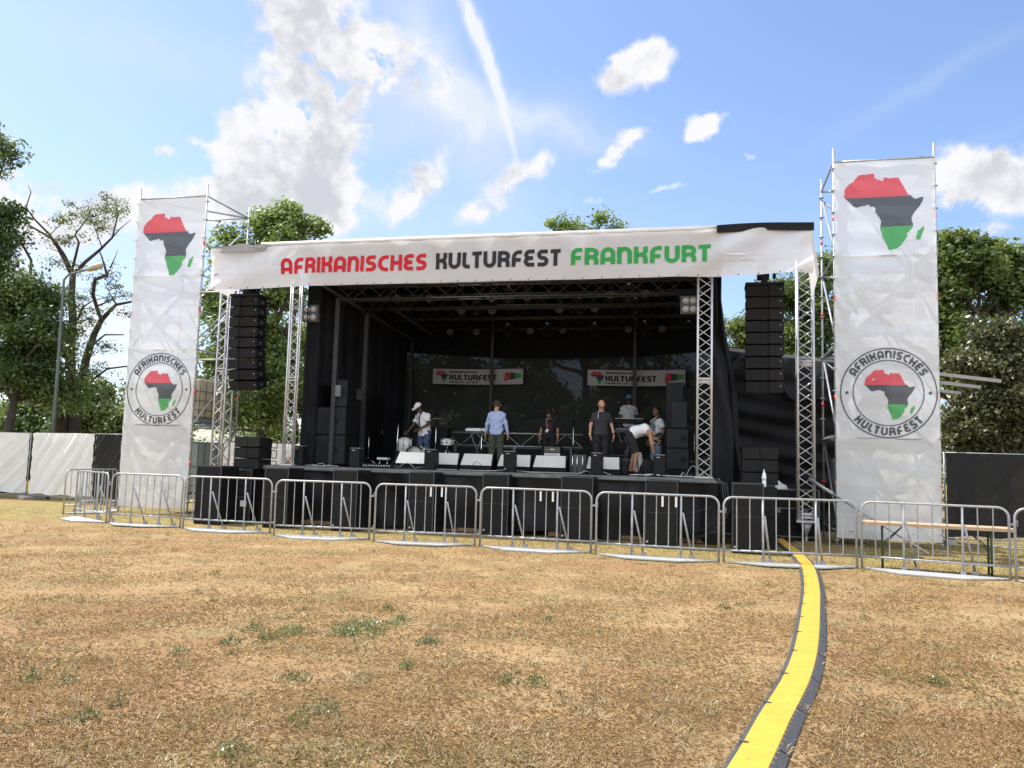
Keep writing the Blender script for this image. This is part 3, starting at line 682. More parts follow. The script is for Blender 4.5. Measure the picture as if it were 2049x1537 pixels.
# multicore stage box at left of the first wedge
t = sthing('stage_box', 'black cable box with a row of pale sockets at the stage edge', 'stage box', 2.2, .12, DECK)
mb = MB(); mb.box((0, 0, .05), (.75, .18, .10), 0, None, .01); mb.build('housing', 'black', t)
for k in range(11):
    mb = MB(); mb.lathe([(.014, 0), (.014, .02)], 0, 8, Matrix.Translation((-.32+k*.063, -.09, .055)) @ Matrix.Rotation(math.pi/2, 4, 'X')); mb.build('socket', 'silver', t)
# ------------------------------------------------------------------ fascia banner
FU0, FU1, FZ0, FZ1, FV = -2.2, 11.78, 5.64, 6.66, -.36
def fsurf(s, t, lift=0):                      # s metres from the left end, t metres up from the lower hem
    L_ = FU1-FU0; a = s/L_; H = FZ1-FZ0; b = t/H
    loose = 1.0 if 0 < a < 1 else 1
    le = max(0, 1-s/2.6); re = max(0, 1-(L_-s)/3.2)
    w = .010*math.sin(s*1.9+t*3)+.006*math.sin(s*5.3-t*4)+.02*math.sin(b*math.pi)*math.sin(s*.9+.4)
    w += le*(.15*math.sin(s*2.6-t*5.5+1.0)*(.35+b)*(1.2-b)*1.6)+re*(.16*math.sin((L_-s)*2.5+t*5.6)*(1.1-b)*1.2)+.05*re*math.sin((L_-s)*5.1+t*9)
    # swags hanging from the fixing points of the upper hem
    for k in range(4): 
        x = 3.0+k*2.0; w += .030*b*math.sin((s-x)*6+ (t)*2)*math.exp(-((s-x)/1.0)**2)
    zsag = -.015*abs(math.sin(s*math.pi/.8))*b**4-(.06*le*(1-b))
    return Vector((FU0+s, FV-w-lift*1.0-.02*(1-b), FZ0+t+zsag-.04*le*b+.02*(1-le)*0))
fas = sthing('fascia_banner', 'long white banner across the stage roof with coloured festival lettering', 'banner', 0, 0)
mb = MB(); mb.grid(lambda a, b: fsurf(a*(FU1-FU0), b*(FZ1-FZ0)), 260, 16); mb.build('cloth', 'fascia', fas)
mb = MB()
mb.grid(lambda a, b: Vector((FU0-.002+.10*(1-b)*0, FV+a*1.1+.03*math.sin(a*5), FZ0+.0+b*.95-.05*a)), 8, 8); mb.build('return', 'fascia', fas)
mb = MB(); mb.grid(lambda a, b: Vector((FU1+.002+.12*(1-b), FV+a*1.3-.04*(1-b), FZ0-.28*(1-b)*a+b*1.0)), 8, 8); mb.build('return', 'fascia', fas)
mb = MB()
for z_ in (6.60, 6.0):
    mb.tube((FU0+.03, FV+.10, z_), (-.15, FV+.10, z_), .03); mb.tube((9.95, FV+.10, z_), (FU1-.03, FV+.10, z_), .03)
mb.tube((FU0+.05, FV+.1, 6.6), (FU0+.05, 1.4, 6.6), .03); mb.tube((FU1-.05, FV+.1, 6.6), (FU1-.05, 1.4, 6.6), .03); mb.tube((-.15, 1.3, 6.5), (FU0+.05, 1.3, 6.5), .04); mb.tube((9.95, 1.3, 6.5), (FU1-.05, 1.3, 6.5), .04)
mb.build('wing_tubes', 'alu', fas)
# text geometry: measured spans on the fascia (u of letter starts and ends)
def fx(px, py): return SU(px, py, FV).x-FU0
def fz(px, py): return SU(px, py, FV).z-FZ0
for txt, p0, p1, m_ in (('AFRIKANISCHES', (564, 530), (853, 528), 'f_red'), ('KULTURFEST', (873, 520), (1122, 516), 'f_black'), ('FRANKFURT', (1143, 512), (1422, 505), 'f_green')):
    s0 = fx(*p0); s1 = fx(*p1); h = .375; w = text_width(txt)*h
    mb = MB(); text_line(mb, txt, s0, .315, h, fsurf, 0, .118, lift0=.012, wscale=(s1-s0)/w); mb.build('lettering', m_, fas)
for k in range(34):
    s = .2+k*.41; mb = MB(); p = fsurf(s, .03, .01); mb.lathe([(.014, 0), (.014, .01)], 0, 8, Matrix.Translation(p) @ Matrix.Rotation(math.pi/2, 4, 'X')); mb.build('eyelet', 'alu_dark', fas)
mb = MB(); mb.grid(lambda a, b: Vector((9.86+a*1.95, FV-.035+.015*math.sin(a*9)-.03*b, 6.56+b*(.16)+.02*math.sin(a*4))), 20, 3); mb.grid(lambda a, b: Vector((9.86+a*1.95, FV-.06+b*.5, 6.725+.02*math.sin(a*4))), 20, 3)
mb.build('black_flap', 'shiny', fas)
mb = MB(); mb.grid(lambda a, b: Vector((-2.24+a*1.5, FV-.05+.02*math.sin(a*9), 6.50+.05*a+b*(.12+.05*math.sin(a*3))+.02*math.sin(a*14)*b)), 24, 3); mb.grid(lambda a, b: Vector((-2.24+a*1.5, FV-.05+b*.4, 6.64+.04*math.sin(a*5))), 20, 3)
mb.build('grey_flap', 'greyflap', fas)
# ------------------------------------------------------------------ front truss posts
t = sthing('truss_post', 'silver lattice post at the left front of the stage', 'truss', -.06, .0, DECK, 0, 'lattice posts at the stage front')
truss_parts(t, (0, 0, .02), (0, 0, 4.5), .24, .10, .021, .20, ends=[2.05], n=8)
mb = MB(); mb.box((0, 0, .01), (.34, .24, .02)); mb.build('base_plate', 'alu', t)
t = sthing('truss_post', 'silver lattice post at the right front of the stage', 'truss', 9.62, .0, DECK, 0, 'lattice posts at the stage front')
truss_parts(t, (0, 0, .02), (0, 0, 4.5), .29, .26, .024, .215, ends=[2.05], n=8, flatside=True)
mb = MB(); mb.box((0, 0, .01), (.38, .34, .02)); mb.build('base_plate', 'alu', t)
# ------------------------------------------------------------------ PA towers
pa_pos = G(1613, 1087)
t = thing('lattice_tower', 'silver lattice tower on a screw jack beside the right speaker array', 'truss', (pa_pos.x, pa_pos.y, 0), -R_(16), 'lattice towers carrying the speaker arrays')
truss_parts(t, (0, 0, .50), (0, 0, 6.45), .34, .32, .030, .24, ends=[.10, 3.5], n=8, flatside=True)
mb = MB(); mb.box((0, 0, .48), (.42, .42, .04)); mb.build('foot_plate', 'alu', t)
mb = MB(); mb.lathe([(.15, .46), (.05, .22), (.032, .2), (.032, .02), (.12, .02), (.12, 0)], 0, 12); mb.tube((0, 0, .5), (0, 0, .62), .03); mb.build('screw_jack', 'galv', t)
mb = MB(); mb.box((0, 0, .015), (.5, .4, .03)); mb.build('base_board', 'wood2', t)
b_end = G(1858, 1112)
br = MB(); a0 = Vector((pa_pos.x, pa_pos.y-.2, 1.42)); br.tube(a0, (b_end.x, b_end.y, .03), .026); br.tube(a0, a0.lerp(Vector((b_end.x, b_end.y, .03)), .22), .042)
o = br.build('brace_pole', 'galv'); tag(o, 'slanting steel brace pole running down from the right lattice tower', 'brace pole')
# left PA tower (seen cornerwise)
pl = S(-2.72, 1.3)
t = thing('lattice_tower', 'silver lattice tower beside the left speaker array', 'truss', (pl.x, pl.y, 0), -YAW, 'lattice towers carrying the speaker arrays')
truss_parts(t, (0, 0, .45), (0, 0, 6.45), .30, .34, .028, .24, ends=[.1, 3.35], n=8)
mb = MB(); mb.box((0, 0, .43), (.42, .42, .04)); mb.lathe([(.12, .42), (.032, .2), (.032, .02), (.12, .02), (.12, 0)], 0, 12); mb.build('screw_jack', 'galv', t)
# ------------------------------------------------------------------ scaffold towers with printed banners
def scaffold(label, u0, v0, side, ghide):
    t = sthing('scaffold_tower', label, 'scaffold', u0, v0, 0, 0, 'scaffold towers carrying the tall banners')
    B = 2.07; H = 8.52
    for ix, iy in ((0, 0), (1, 0), (1, 1), (0, 1)):
        mb = MB(); mb.tube((ix*B, iy*B, .06), (ix*B, iy*B, H+.30), .0242, 0, 10); p = mb.build('standard', 'galv', t)
        mb = MB(); z = .35
        while z < H+.1: mb.lathe([(.024, -.006), (.062, -.006), (.062, .006), (.024, .006)], 0, 10, Matrix.Translation((ix*B, iy*B, z))); z += .5
        mb.build('rosettes', 'galv', p)
        mb = MB(); mb.box((ix*B, iy*B, .006), (.15, .15, .012)); mb.lathe([(.018, 0), (.018, .12), (.045, .12), (.045, .15), (.018, .15), (.018, .3)], 0, 10, Matrix.Translation((ix*B, iy*B, 0))); mb.build('base_jack', 'galv', p)
        mb = MB()
        for zz in (1.30, 3.15, 5.35, 7.15): mb.lathe([(.0275, 0), (.0275, .10)], 0, 10, Matrix.Translation((ix*B, iy*B, zz)))
        mb.build('red_mark', 'redmark', p)
    for z in (.33, 2.33, 4.33, 6.33, 8.5):
        for a, b in (((0, 0), (1, 0)), ((1, 0), (1, 1)), ((1, 1), (0, 1)), ((0, 1), (0, 0))):
            mb = MB(); mb.tube((a[0]*B, a[1]*B, z), (b[0]*B, b[1]*B, z), .0242, 0, 8); mb.build('ledger', 'galv', t)
    for k, z in enumerate((.4, 2.4, 4.4, 6.4)):
        f = k % 2
        # braces: side faces and rear face
        for a, b in ((((0, 1), (0, 0))), (((1, 1), (1, 0))), (((0, 1), (1, 1)))):
            a_, b_ = (a, b) if f else (b, a)
            if side == 1: a_, b_ = (a, b) if (a[1] != b[1]) else (a_, b_)
            if side == 0 and a[1] != b[1]: a_, b_ = (a, b)
            mb = MB(); mb.tube((a_[0]*B+.03, a_[1]*B, z+1.86), (b_[0]*B+.03, b_[1]*B, z), .0242, 0, 8); mb.build('diagonal_brace', 'galv', t)
        mb = MB(); mb.tube((0, .06, z+1.86), (B, .06, z), .0242, 0, 8); mb.build('diagonal_brace', 'galv', t)
    mb = MB(); mb.tube((0, 0, 8.5), (B, B, 8.5), .0242, 0, 8); mb.build('plan_brace', 'galv', t)
    return t
def tower_banner(label, u0, v0, z0, seed, afx, afz, afh, rx, rz, rr):
    t = sthing('tower_banner', label, 'banner', u0, v0, 0, 0, 'tall printed banners on the scaffold towers')
    Wd = 2.07; Hh = 8.46-z0; r = random.Random(seed); ph = [r.uniform(0, 6) for _ in range(12)]
    def surf(s, tt, lift=0):
        z = z0+tt; e = math.sin(math.pi*max(0, min(1, s/Wd)))
        lo = max(0, 1-tt/2.6)
        w = e*(.030*math.sin(z*1.1+ph[0])+.012*math.sin(s*5+z*2.2+ph[1])+.008*math.sin(z*6.3+ph[2]))
        w += .006*math.sin(z*13+ph[3]+s*2)*(.4+e)+lo*e*.045*math.sin(s*4.0+z*3.3+ph[4])+.008*lo*math.sin(s*11-z*7+ph[5])
        # crossed folding creases
        for k, (c, sl) in enumerate(((1.0, 1.0), (3.1, -1.0), (5.2, 1.0), (6.6, -1.0))):
            d = (tt-c)-sl*(s-Wd/2)*1.15; w += .014*math.exp(-(d/.12)**2)*(1 if k % 2 else -1)
            w += .024*math.tanh(d*3.0)*(.5 if k % 2 else -.5)*e
        w += .0035*math.exp(-(((tt*3.1+.06*math.sin(s*9+tt)) % 1.0-.5)/.10)**2)
        x = s-.025*(math.cos(z*6.28/.5)*.2)*(1 if s > Wd/2 else -1)*abs(2*s/Wd-1)**6
        return Vector((x, -.05-w-lift, z))
    mb = MB(); mb.grid(lambda a, b: surf(a*Wd, b*Hh), 48, 260); mb.build('cloth', 'white', t)
    for nm, mi, mm_ in (('red_map_area', 0, 'p_red'), ('black_map_area', 1, 'p_black'), ('green_map_area', 2, 'p_green')):
        full = MB(); africa(full, afx, afz-z0, afh, surf, cell=.14, lift=.012, wsc=.84)
        mb = MB(); ids = [i for i, m_ in enumerate(full.m) if m_ == mi]; used = sorted({v_ for i in ids for v_ in full.f[i]}); rm = {v_: k_ for k_, v_ in enumerate(used)}
        mb.v = [full.v[v_] for v_ in used]; mb.f = [tuple(rm[v_] for v_ in full.f[i]) for i in ids]; mb.m = [0]*len(ids); mb.sm = [True]*len(ids)
        mb.build(nm, mm_, t)
    em = MB(); c = (rx, rz-z0)
    ring(em, *c, rr, .028, surf, lift=.012); ring(em, *c, rr*.735, .024, surf, lift=.012); disc(em, c[0]-rr*.865, c[1], .035, surf, lift=.012); disc(em, c[0]+rr*.865, c[1], .035, surf, lift=.012)
    e = em.build('round_emblem', 'p_black', t)
    tx = MB(); text_ring(tx, 'AFRIKANISCHES', *c, rr*.865, rr*.178, 90, surf, hw=.14, top=True, lift0=.012, sp=.20); text_ring(tx, 'KULTURFEST', *c, rr*.865, rr*.178, 270, surf, hw=.14, top=False, lift0=.012, sp=.22); tx.build('lettering', 'p_black', e)
    full = MB(); africa(full, rx-rr*.50, c[1]-rr*.60, rr*1.12, surf, cell=.12, lift=.012, wsc=.84); full.build('small_map', ['p_red', 'p_black', 'p_green'], e)
    for k in range(16):
        for s in (.01, Wd-.01):
            mb = MB(); mb.path([surf(s, .15+k*Hh/16.2), (s+(-.03 if s < 1 else .03), 0, z0+.15+k*Hh/16.2)], .006, 0, 5); mb.build('cable_tie', 'black', t)
    return t
LU, LV = -5.51, 1.08; RU, RV = 12.40, 1.08
scaffold('left scaffold tower with water tanks inside, behind the first tall banner', LU, LV, 1, False)
scaffold('right scaffold tower beside the black fence and the wooden table', RU, RV, 0, True)
tower_banner('tall white banner with a red black green continent and round emblem, on the left tower', LU, LV, .16, 3, .20, 6.33, 1.73, 1.02, 3.27, .96)
tower_banner('tall white banner with a red black green continent and round emblem, on the right tower', RU, RV, .18, 11, .20, 6.44, 1.74, 1.06, 3.31, .96)
def ibc(label, u, v, z, mt, hgt=1.15, grp='water tanks inside the scaffold towers'):
    t = sthing('water_tank', label, 'water tank', u, v, z, 0, grp)
    mb = MB(); mb.box((0, 0, .14+(hgt-.14)/2), (.96, 1.1, hgt-.16), 0, None, .06); mb.build('tank', mt, t)
    mb = MB(); mb.box((0, 0, .06), (1.0, 1.16, .10)); mb.build('pallet', 'galv', t)
    mb = MB()
    for x in (-.5, -.25, 0, .25, .5):
        mb.tube((x, -.58, .1), (x, -.58, hgt), .011, 0, 6); mb.tube((x, .58, .1), (x, .58, hgt), .011, 0, 6)
    for y in (-.58, -.29, 0, .29, .58): mb.tube((-.5, y, .1), (-.5, y, hgt), .011, 0, 6); mb.tube((.5, y, .1), (.5, y, hgt), .011, 0, 6)
    for z_ in (.12, .35, .6, .85, hgt): mb.path([(-.5, -.58, z_), (.5, -.58, z_), (.5, .58, z_), (-.5, .58, z_)], .011, 0, 6, closed=True)
    mb.build('cage', 'alu_dark', t)
    return t
a = ibc('yellowed water tank in a wire cage on the upper deck of the left tower', -4.08, 2.1, 2.42, 'tank_y', 1.2)
mb = MB(); mb.box((.20, -.60, .72), (.36, .01, .42)); mb.build('label_plate', 'alu_dark', a)
ibc('grey green water tank in a wire cage low inside the left tower', -4.02, 2.1, .40, 'tank', 1.5)
ibc('grey green water tank in a wire cage low inside the right tower', 12.98, 2.2, .40, 'tank', 1.5)
ibc('upper water tank faintly seen through the right tall banner', 13.3, 2.2, 2.42, 'tank', 1.2)
for nm, u_ in (('left', LU), ('right', RU)):
    t = sthing('scaffold_deck', 'steel platform boards carrying the upper water tank in the %s tower' % nm, 'platform', u_, LV, 2.38, 0, 'platforms in the towers')
    for k in range(6): mb = MB(); mb.box((.18+k*.34, 1.33, 0), (.32, 1.45, .06)); mb.build('plank', 'galv', t)
# ------------------------------------------------------------------ line arrays
def array(label, u, v, ztop, n, tilt, rot=0):
    t = sthing('line_array', label, 'speaker array', u, v, 0, rot, 'hanging speaker arrays')
    Wc, Dc, Hc = .78, .52, .262
    mb = MB(); mb.box((0, .05, ztop+.03), (Wc+.04, .60, .06)); mb.box((0, .05, ztop+.13), (.12, .5, .16)); mb.box((0, .62, ztop+.02), (.20, .6, .06)); mb.build('bumper', 'black', t)
    mb = MB(); mb.box((-.02, .05, ztop+.35), (.26, .26, .34), 0, None, .03); mb.tube((.22, .05, ztop+.12), (.22, .05, ztop+.7), .014, 0, 6); mb.box((.22, .05, ztop+.25), (.07, .06, .10)); mb.build('chain_hoist', 'black', t)
    p = Vector((0, 0, ztop)); a = 0
    for k in range(n):
        a += tilt[k]; c, s = math.cos(a), math.sin(a)
        R3 = Matrix.Rotation(a, 3, 'X'); cen = p+R3 @ Vector((0, 0, -Hc/2))
        mb = MB(); mb.box(cen+R3 @ Vector((0, .03, 0)), (Wc-.02, Dc-.06, Hc-.022), 0, R3, .012)
        for sx in (-1, 1):
            mb.box(cen+R3 @ Vector((sx*.385, -.16, 0)), (.03, .10, Hc-.05), 0, R3); mb.box(cen+R3 @ Vector((sx*.385, .16, 0)), (.03, .08, Hc-.08), 0, R3)
        cb = mb.build('cabinet', 'black', t)
        g = MB(); w2 = Wc/2-.02
        prof = [(-w2, -Dc/2+.045), (-.10, -Dc/2-.005), (-.07, -Dc/2+.035), (.07, -Dc/2+.035), (.10, -Dc/2-.005), (w2, -Dc/2+.045)]
        vs = []
        for x, y in prof: vs += [cen+R3 @ Vector((x, y, -Hc/2+.016)), cen+R3 @ Vector((x, y, Hc/2-.016))]
        g.add(vs, [(2*i, 2*i+2, 2*i+3, 2*i+1) for i in range(5)]); g.build('grille', 'grille', cb)
        sd2 = MB(); sd2.box(cen+R3 @ Vector((.402, -.02, .0)), (.006, .16, .10), 0, R3); sd2.box(cen+R3 @ Vector((.402, .17, .05)), (.008, .03, .03), 0, R3); sd2.build('side_plate', 'rubber', cb)
        h = MB(); h.lathe([(.010, 0), (.010, .006)], 0, 8, Matrix.Translation(cen+R3 @ Vector((.33, -Dc/2+.03, .03))) @ Matrix.Rotation(math.pi/2, 4, 'X')); h.build('badge', 'silver', cb)
        p = p+R3 @ Vector((0, 0, -Hc))
    return t
array('curved black speaker array hanging at the left of the stage', -1.80, .75, 5.62, 9, [0, .0, .01, .02, .02, .03, .05, .07, .09])
array('straight black speaker array hanging at the right of the stage', 10.89, .75, 5.62, 9, [0, 0, 0, .01, .01, .01, .02, .02, .03])
# ------------------------------------------------------------------ loudspeaker cabinets
def cab(name, label, cat, loc, rz, w, d, h, group=None, m='black', frame=True, fasteners=False, split=True):
    t = thing(name, label, cat, loc, rz, group)
    mb = MB(); mb.box((0, 0, h/2), (w, d, h), 0, None, .012); mb.build('cabinet', m, t)
    g = MB(); g.box((0, -d/2-.004, h/2), (w-.05, .014, h-.05)); 
    gr = g.build('grille', 'grille', t)
    if frame:
        f = MB(); f.box((0, -d/2-.006, h-.012), (w, .02, .022)); f.box((-w/2+.01, -d/2-.006, h/2), (.02, .02, h-.05)); f.box((w/2-.01, -d/2-.006, h/2), (.02, .02, h-.05))
        if split: f.box((0, -d/2-.009, h*.52), (w-.05, .012, .008))
        f.build('rim', 'alu_dark' if False else 'rubber', t)
    if fasteners:
        for z in (.12,):
            f = MB(); f.box((-w/2+.05, -d/2-.012, z), (.034, .014, .034)); f.box((-w/2+.05, -d/2-.016, z), (.018, .014, .018)); f.build('latch', 'silver', t)
    hh = MB(); hh.box((w/2-.001, 0, h*.6), (.012, .18, .07)); hh.build('handle', 'black', t)
    return t
subs = [((525, 1056), (572, 1058), 'leftmost in front of the stage, below the left truss post', 1.33),
        ((663, 1062), (710, 1064), 'standing below the stacked speakers, second in front of the stage', 1.33),
        ((815, 1067), (865, 1068), 'in front of the stage below the drummer', 1.33), ((963, 1072), (1015, 1073), 'in front of the stage below the man in the blue shirt', 1.33),
        ((1120, 1084), (1185, 1086), 'in front of the stage below the silver ribbed case', 1.34), ((1290, 1096), (1355, 1098), 'rightmost in front of the stage, below the last small speaker', 1.33),
        ((1465, 1107), (1528, 1110), 'right of the stage under the hanging array, beside the water bottle', 1.33), ((390, 1048), (435, 1051), 'left of the stage in front of the left lattice tower', 1.33)]
for k, (p0, p1, lab, h) in enumerate(subs):
    a = G(*p0); b = G(*p1); w = min(.70, max(.58, (b-a).length)); mid = (a+b)/2; d = .72; n = VH
    loc = mid+n*(d/2); cab('subwoofer', 'tall black subwoofer cabinet '+lab, 'subwoofer', (loc.x, loc.y, 0), -YAW, w, d, h, 'tall subwoofers on the lawn', fasteners=True)
# left pile: two low cabinets with three line array boxes lying on top
p = G(495, 1046); q = S(-.88, -.2)
def sp(px, py, v): x = SU(px, py, v); return x
t = cab('subwoofer', 'lower dark cabinet with a white label under the left speaker pile', 'subwoofer', S(-1.03, -.1, 0), -YAW, .56, .6, .62, 'speaker pile left of the stage')
mb = MB(); mb.box((.10, -.318, .46), (.16, .006, .14)); mb.build('label', 'label', t)
cab('subwoofer', 'upper dark cabinet in the middle of the left speaker pile', 'subwoofer', S(-1.03, -.1, .62), -YAW, .56, .6, .64, 'speaker pile left of the stage')
def arr_box(label, loc, rz, tilt, group):
    t = thing('line_array_speaker', label, 'speaker', loc, rz, group)
    R3 = Matrix.Rotation(tilt, 3, 'X'); mb = MB(); mb.box(R3 @ Vector((0, .22, .12)), (.72, .46, .247), 0, R3, .012); mb.build('cabinet', 'black', t)
    g = MB(); g.box(R3 @ Vector((-.18, -.02, .12)), (.34, .02, .225), 0, R3); g.box(R3 @ Vector((.18, -.02, .12)), (.34, .02, .225), 0, R3); g.build('grille', 'grille', t)
    f = MB(); f.path([R3 @ Vector((.37, .46, .03)), R3 @ Vector((.37, .62, .03)), R3 @ Vector((.37, .62, .21)), R3 @ Vector((.37, .46, .21))], .012, 0, 6); f.path([R3 @ Vector((-.30, .46, .03)), R3 @ Vector((-.30, .62, .03)), R3 @ Vector((-.30, .62, .21)), R3 @ Vector((-.30, .46, .21))], .012, 0, 6); f.build('handle', 'black', t)
    return t
for k, nm in enumerate(('lowest', 'middle', 'topmost')):
    arr_box('%s of three black array speakers piled left of the stage' % nm, S(-1.0, -.25, 1.27+k*.262), -YAW-.15, [-.02, -.04, -.07][k], 'spare array speakers left of the stage')
# right pile behind the bottle
for k, nm in enumerate(('lowest', 'middle', 'topmost')):
    arr_box('%s of three black array speakers piled under the right array' % nm, S(10.75, -.1, 1.28+k*.262), -YAW, 0, 'spare array speakers right of the stage')
cab('subwoofer', 'lower dark cabinet supporting the array speakers at the right', 'subwoofer', S(10.75, .15, 0), -YAW, .6, .6, .64, 'speaker pile right of the stage')
cab('subwoofer', 'upper dark cabinet supporting the array speakers at the right', 'subwoofer', S(10.75, .15, .64), -YAW, .6, .6, .64, 'speaker pile right of the stage')
pb = G(1543, 1100)
cab('subwoofer', 'narrow grey cabinet beside the yellow ramp, lower of two', 'subwoofer', (pb.x, pb.y+.3, 0), -R_(10), .36, .5, .62, 'narrow cabinets beside the ramp', frame=False, split=False)
cab('subwoofer', 'narrow grey cabinet under the water bottle, upper of two', 'subwoofer', (pb.x, pb.y+.3, .62), -R_(10), .36, .5, .62, 'narrow cabinets beside the ramp', frame=False, split=False)
t = thing('water_bottle', 'clear plastic water bottle with pale label standing on the narrow cabinet', 'bottle', (pb.x-.08, pb.y+.2, 1.242))
mb = MB(); mb.lathe([(.040, 0), (.044, .01), (.044, .10), (.038, .12), (.044, .14), (.044, .22), (.036, .27), (.014, .31), (.013, .335)], 0, 14); mb.build('bottle_body', 'pet', t)
mb = MB(); mb.lathe([(.016, .33), (.016, .352)], 0, 10); mb.build('cap', 'label', t)
mb = MB(); mb.lathe([(.0455, .145), (.0455, .215)], 0, 14); mb.build('label', 'label', t)
# flight cases under the right lattice tower
def flight_case(label, loc, rz, w, d, h, grp):
    t = thing('flight_case', label, 'flight case', loc, rz, grp)
    mb = MB(); mb.box((0, 0, h/2+.10), (w, d, h), 0, None, .01); mb.build('case_body', 'black', t)
    mb = MB()
    for sx in (-1, 1):
        for sy in (-1, 1): mb.box((sx*w/2, sy*d/2, h/2+.10), (.035, .035, h+.01))
    for z in (.10, h+.10, h*.6+.1):
        mb.box((0, -d/2-.002, z), (w+.03, .03, .022)); mb.box((0, d/2+.002, z), (w+.03, .03, .022)); mb.box((-w/2-.002, 0, z), (.03, d, .022)); mb.box((w/2+.002, 0, z), (.03, d, .022))
    mb.build('edge_profile', 'alu_dark', t)
    mb = MB(); mb.box((-w*.25, -d/2-.012, h*.55+.1), (.14, .014, .10)); mb.box((w*.25, -d/2-.012, h*.55+.1), (.14, .014, .10)); mb.build('latch', 'alu_dark', t)
    for sx in (-1, 1):
        for sy in (-1, 1):
            mb = MB(); mb.lathe([(.045, -.015), (.045, .015)], 0, 12, Matrix.Translation((sx*(w/2-.1), sy*(d/2-.1), .045)) @ Matrix.Rotation(math.pi/2, 4, 'Y')); mb.build('castor', 'rubber', t)
    return t
flight_case('black flight case behind the foot of the right lattice tower', S(11.55, 2.3, 0), -YAW, 1.2, .7, 1.05, 'flight cases at the right')
flight_case('black flight case left of the right lattice tower, behind the ramp end', S(10.4, 2.4, 0), -YAW, 1.0, .7, .95, 'flight cases at the right')
t = sthing('canvas_bag', 'pale canvas bag lying on the flight case left of the right lattice tower', 'bag', 11.25, 2.15, 1.16)
mb = MB(); mb.grid(lambda a, b: Vector(((a-.5)*.5*math.sin(math.pi*min(.98, max(.02, b)))**.4, (.5-b)*.3, .17*math.sin(math.pi*a)**.5*math.sin(math.pi*b)**.5*(1+.15*math.sin(a*14)))), 14, 10); mb.build('bag_body', 'label', t)
# ------------------------------------------------------------------ small front fill speakers
def onedge(px0, px1, yb, v):
    a = SU(px0, yb, v); b = SU(px1, yb, v); return (a.x+b.x)/2, abs(b.x-a.x)
for (x0, x1, yt, yb, lab) in ((583, 605, 889, 928, 'first from the left, by the left truss post'), (696, 720, 892, 930, 'second from the left, beside the big stacked speakers'),
        (847, 870, 897, 937, 'between the brightest wedge and the second wedge'), (1006, 1028, 901, 942, 'in the middle, overlapping the fourth wedge'),
        (1181, 1204, 906, 949, 'right of the silver ribbed case'), (1307, 1331, 909, 952, 'beside the bending man, last on the right')):
    u, w = onedge(x0, x1, yb, .10); h = (yb-yt)/1657*S(u, .1).y
    t = sthing('small_speaker', 'small black upright speaker, '+lab, 'speaker', u, .26, DECK, 0, 'small speakers along the stage edge')
    w = min(.27, w); mb = MB(); mb.box((0, 0, h/2), (w, .28, h-.004), 0, None, .008); mb.build('cabinet', 'black', t)
    mb = MB(); mb.box((0, -.143, h/2), (w-.03, .012, h-.05)); mb.build('grille', 'grille', t)
    mb = MB(); mb.box((-w*.1, -.151, h-.05), (.07, .006, .012)); mb.build('badge', 'silver', t)
    mb = MB(); mb.box((0, -.02, h+.003), (w-.02, .20, .006)); mb.build('top_plate', 'alu', t)
# ------------------------------------------------------------------ floor wedges
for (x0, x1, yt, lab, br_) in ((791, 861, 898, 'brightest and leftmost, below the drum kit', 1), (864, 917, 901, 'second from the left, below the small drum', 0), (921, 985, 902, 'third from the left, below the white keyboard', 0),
        (995, 1062, 905, 'half hidden behind the middle small speaker', 0), (1066, 1133, 905, 'wide one in front of the amplifier head', 0), (1172, 1241, 909, 'rightmost, at the feet of the bald man', 0)):
    v = .62; a = SU(x0, 933, v).x; b = SU(x1, 933, v).x; w = b-a; h = .40
    t = sthing('stage_monitor', 'pale grille floor wedge, '+lab, 'monitor speaker', (a+b)/2, v, DECK, 0, 'wedge monitors along the stage front')
    poly = [(-.02, 0), (-.04, .12), (.17, h), (.36, h), (.52, .10), (.52, 0)]
    mb = MB(); mb.prism(poly, -w/2, w/2, 0, 'x'); mb.build('cabinet', 'black', t)
    g = MB(); ww = w/2-.015
    nrm = Vector((0, -(h-.12), .21)).normalized()*.008
    vs = [Vector((-ww, -.04, .125)), Vector((ww, -.04, .125)), Vector((ww-.03, .165, h-.01)), Vector((-ww+.03, .165, h-.01))]
    g.add([p_+nrm for p_ in vs]+[p_ for p_ in vs], [(0, 1, 2, 3), (0, 4, 5, 1), (1, 5, 6, 2), (2, 6, 7, 3), (3, 7, 4, 0)]); g.build('grille', 'wedge_sunlit' if br_ else 'wedge', t)
# ------------------------------------------------------------------ big side stacks on the stage
def stack_cab(label, px0, px1, yt, yb, v, d, grp, horn=True):
    a = SU(px0, yb, v); b = SU(px1, yb, v); tp = SU((px0+px1)/2, yt, v); z0 = max(DECK, SU((px0+px1)/2, yb, v).z); w = b.x-a.x
    t = sthing('side_fill_speaker', label, 'speaker', (a.x+b.x)/2, v+d/2, z0, 0, grp)
    h = tp.z-z0-.006
    mb = MB(); mb.box((0, 0, h/2), (w, d, h), 0, None, .012); mb.build('cabinet', 'black', t)
    mb = MB(); mb.box((0, -d/2-.006, h/2), (w-.04, .016, h-.04)); mb.build('grille', 'grille2', t)
    if horn:
        mb = MB(); mb.lathe([(.075, 0), (.065, .008), (.03, .009)], 0, 16, Matrix.Translation((w*.22, -d/2-.012, h*.55)) @ Matrix.Rotation(math.pi/2, 4, 'X')); mb.box((w*.22, -d/2-.018, h*.55-.09), (.13, .012, .05)); mb.build('connector_plate', 'black', t)
    return t
M['grille2'] = mat('dark_blue_grey_grille', (.024, .027, .031), .65, 0, .2, 3, .3, 250, .12)
gl = 'stacked speakers at the left of the stage'; gr_ = 'stacked speakers at the right of the stage'
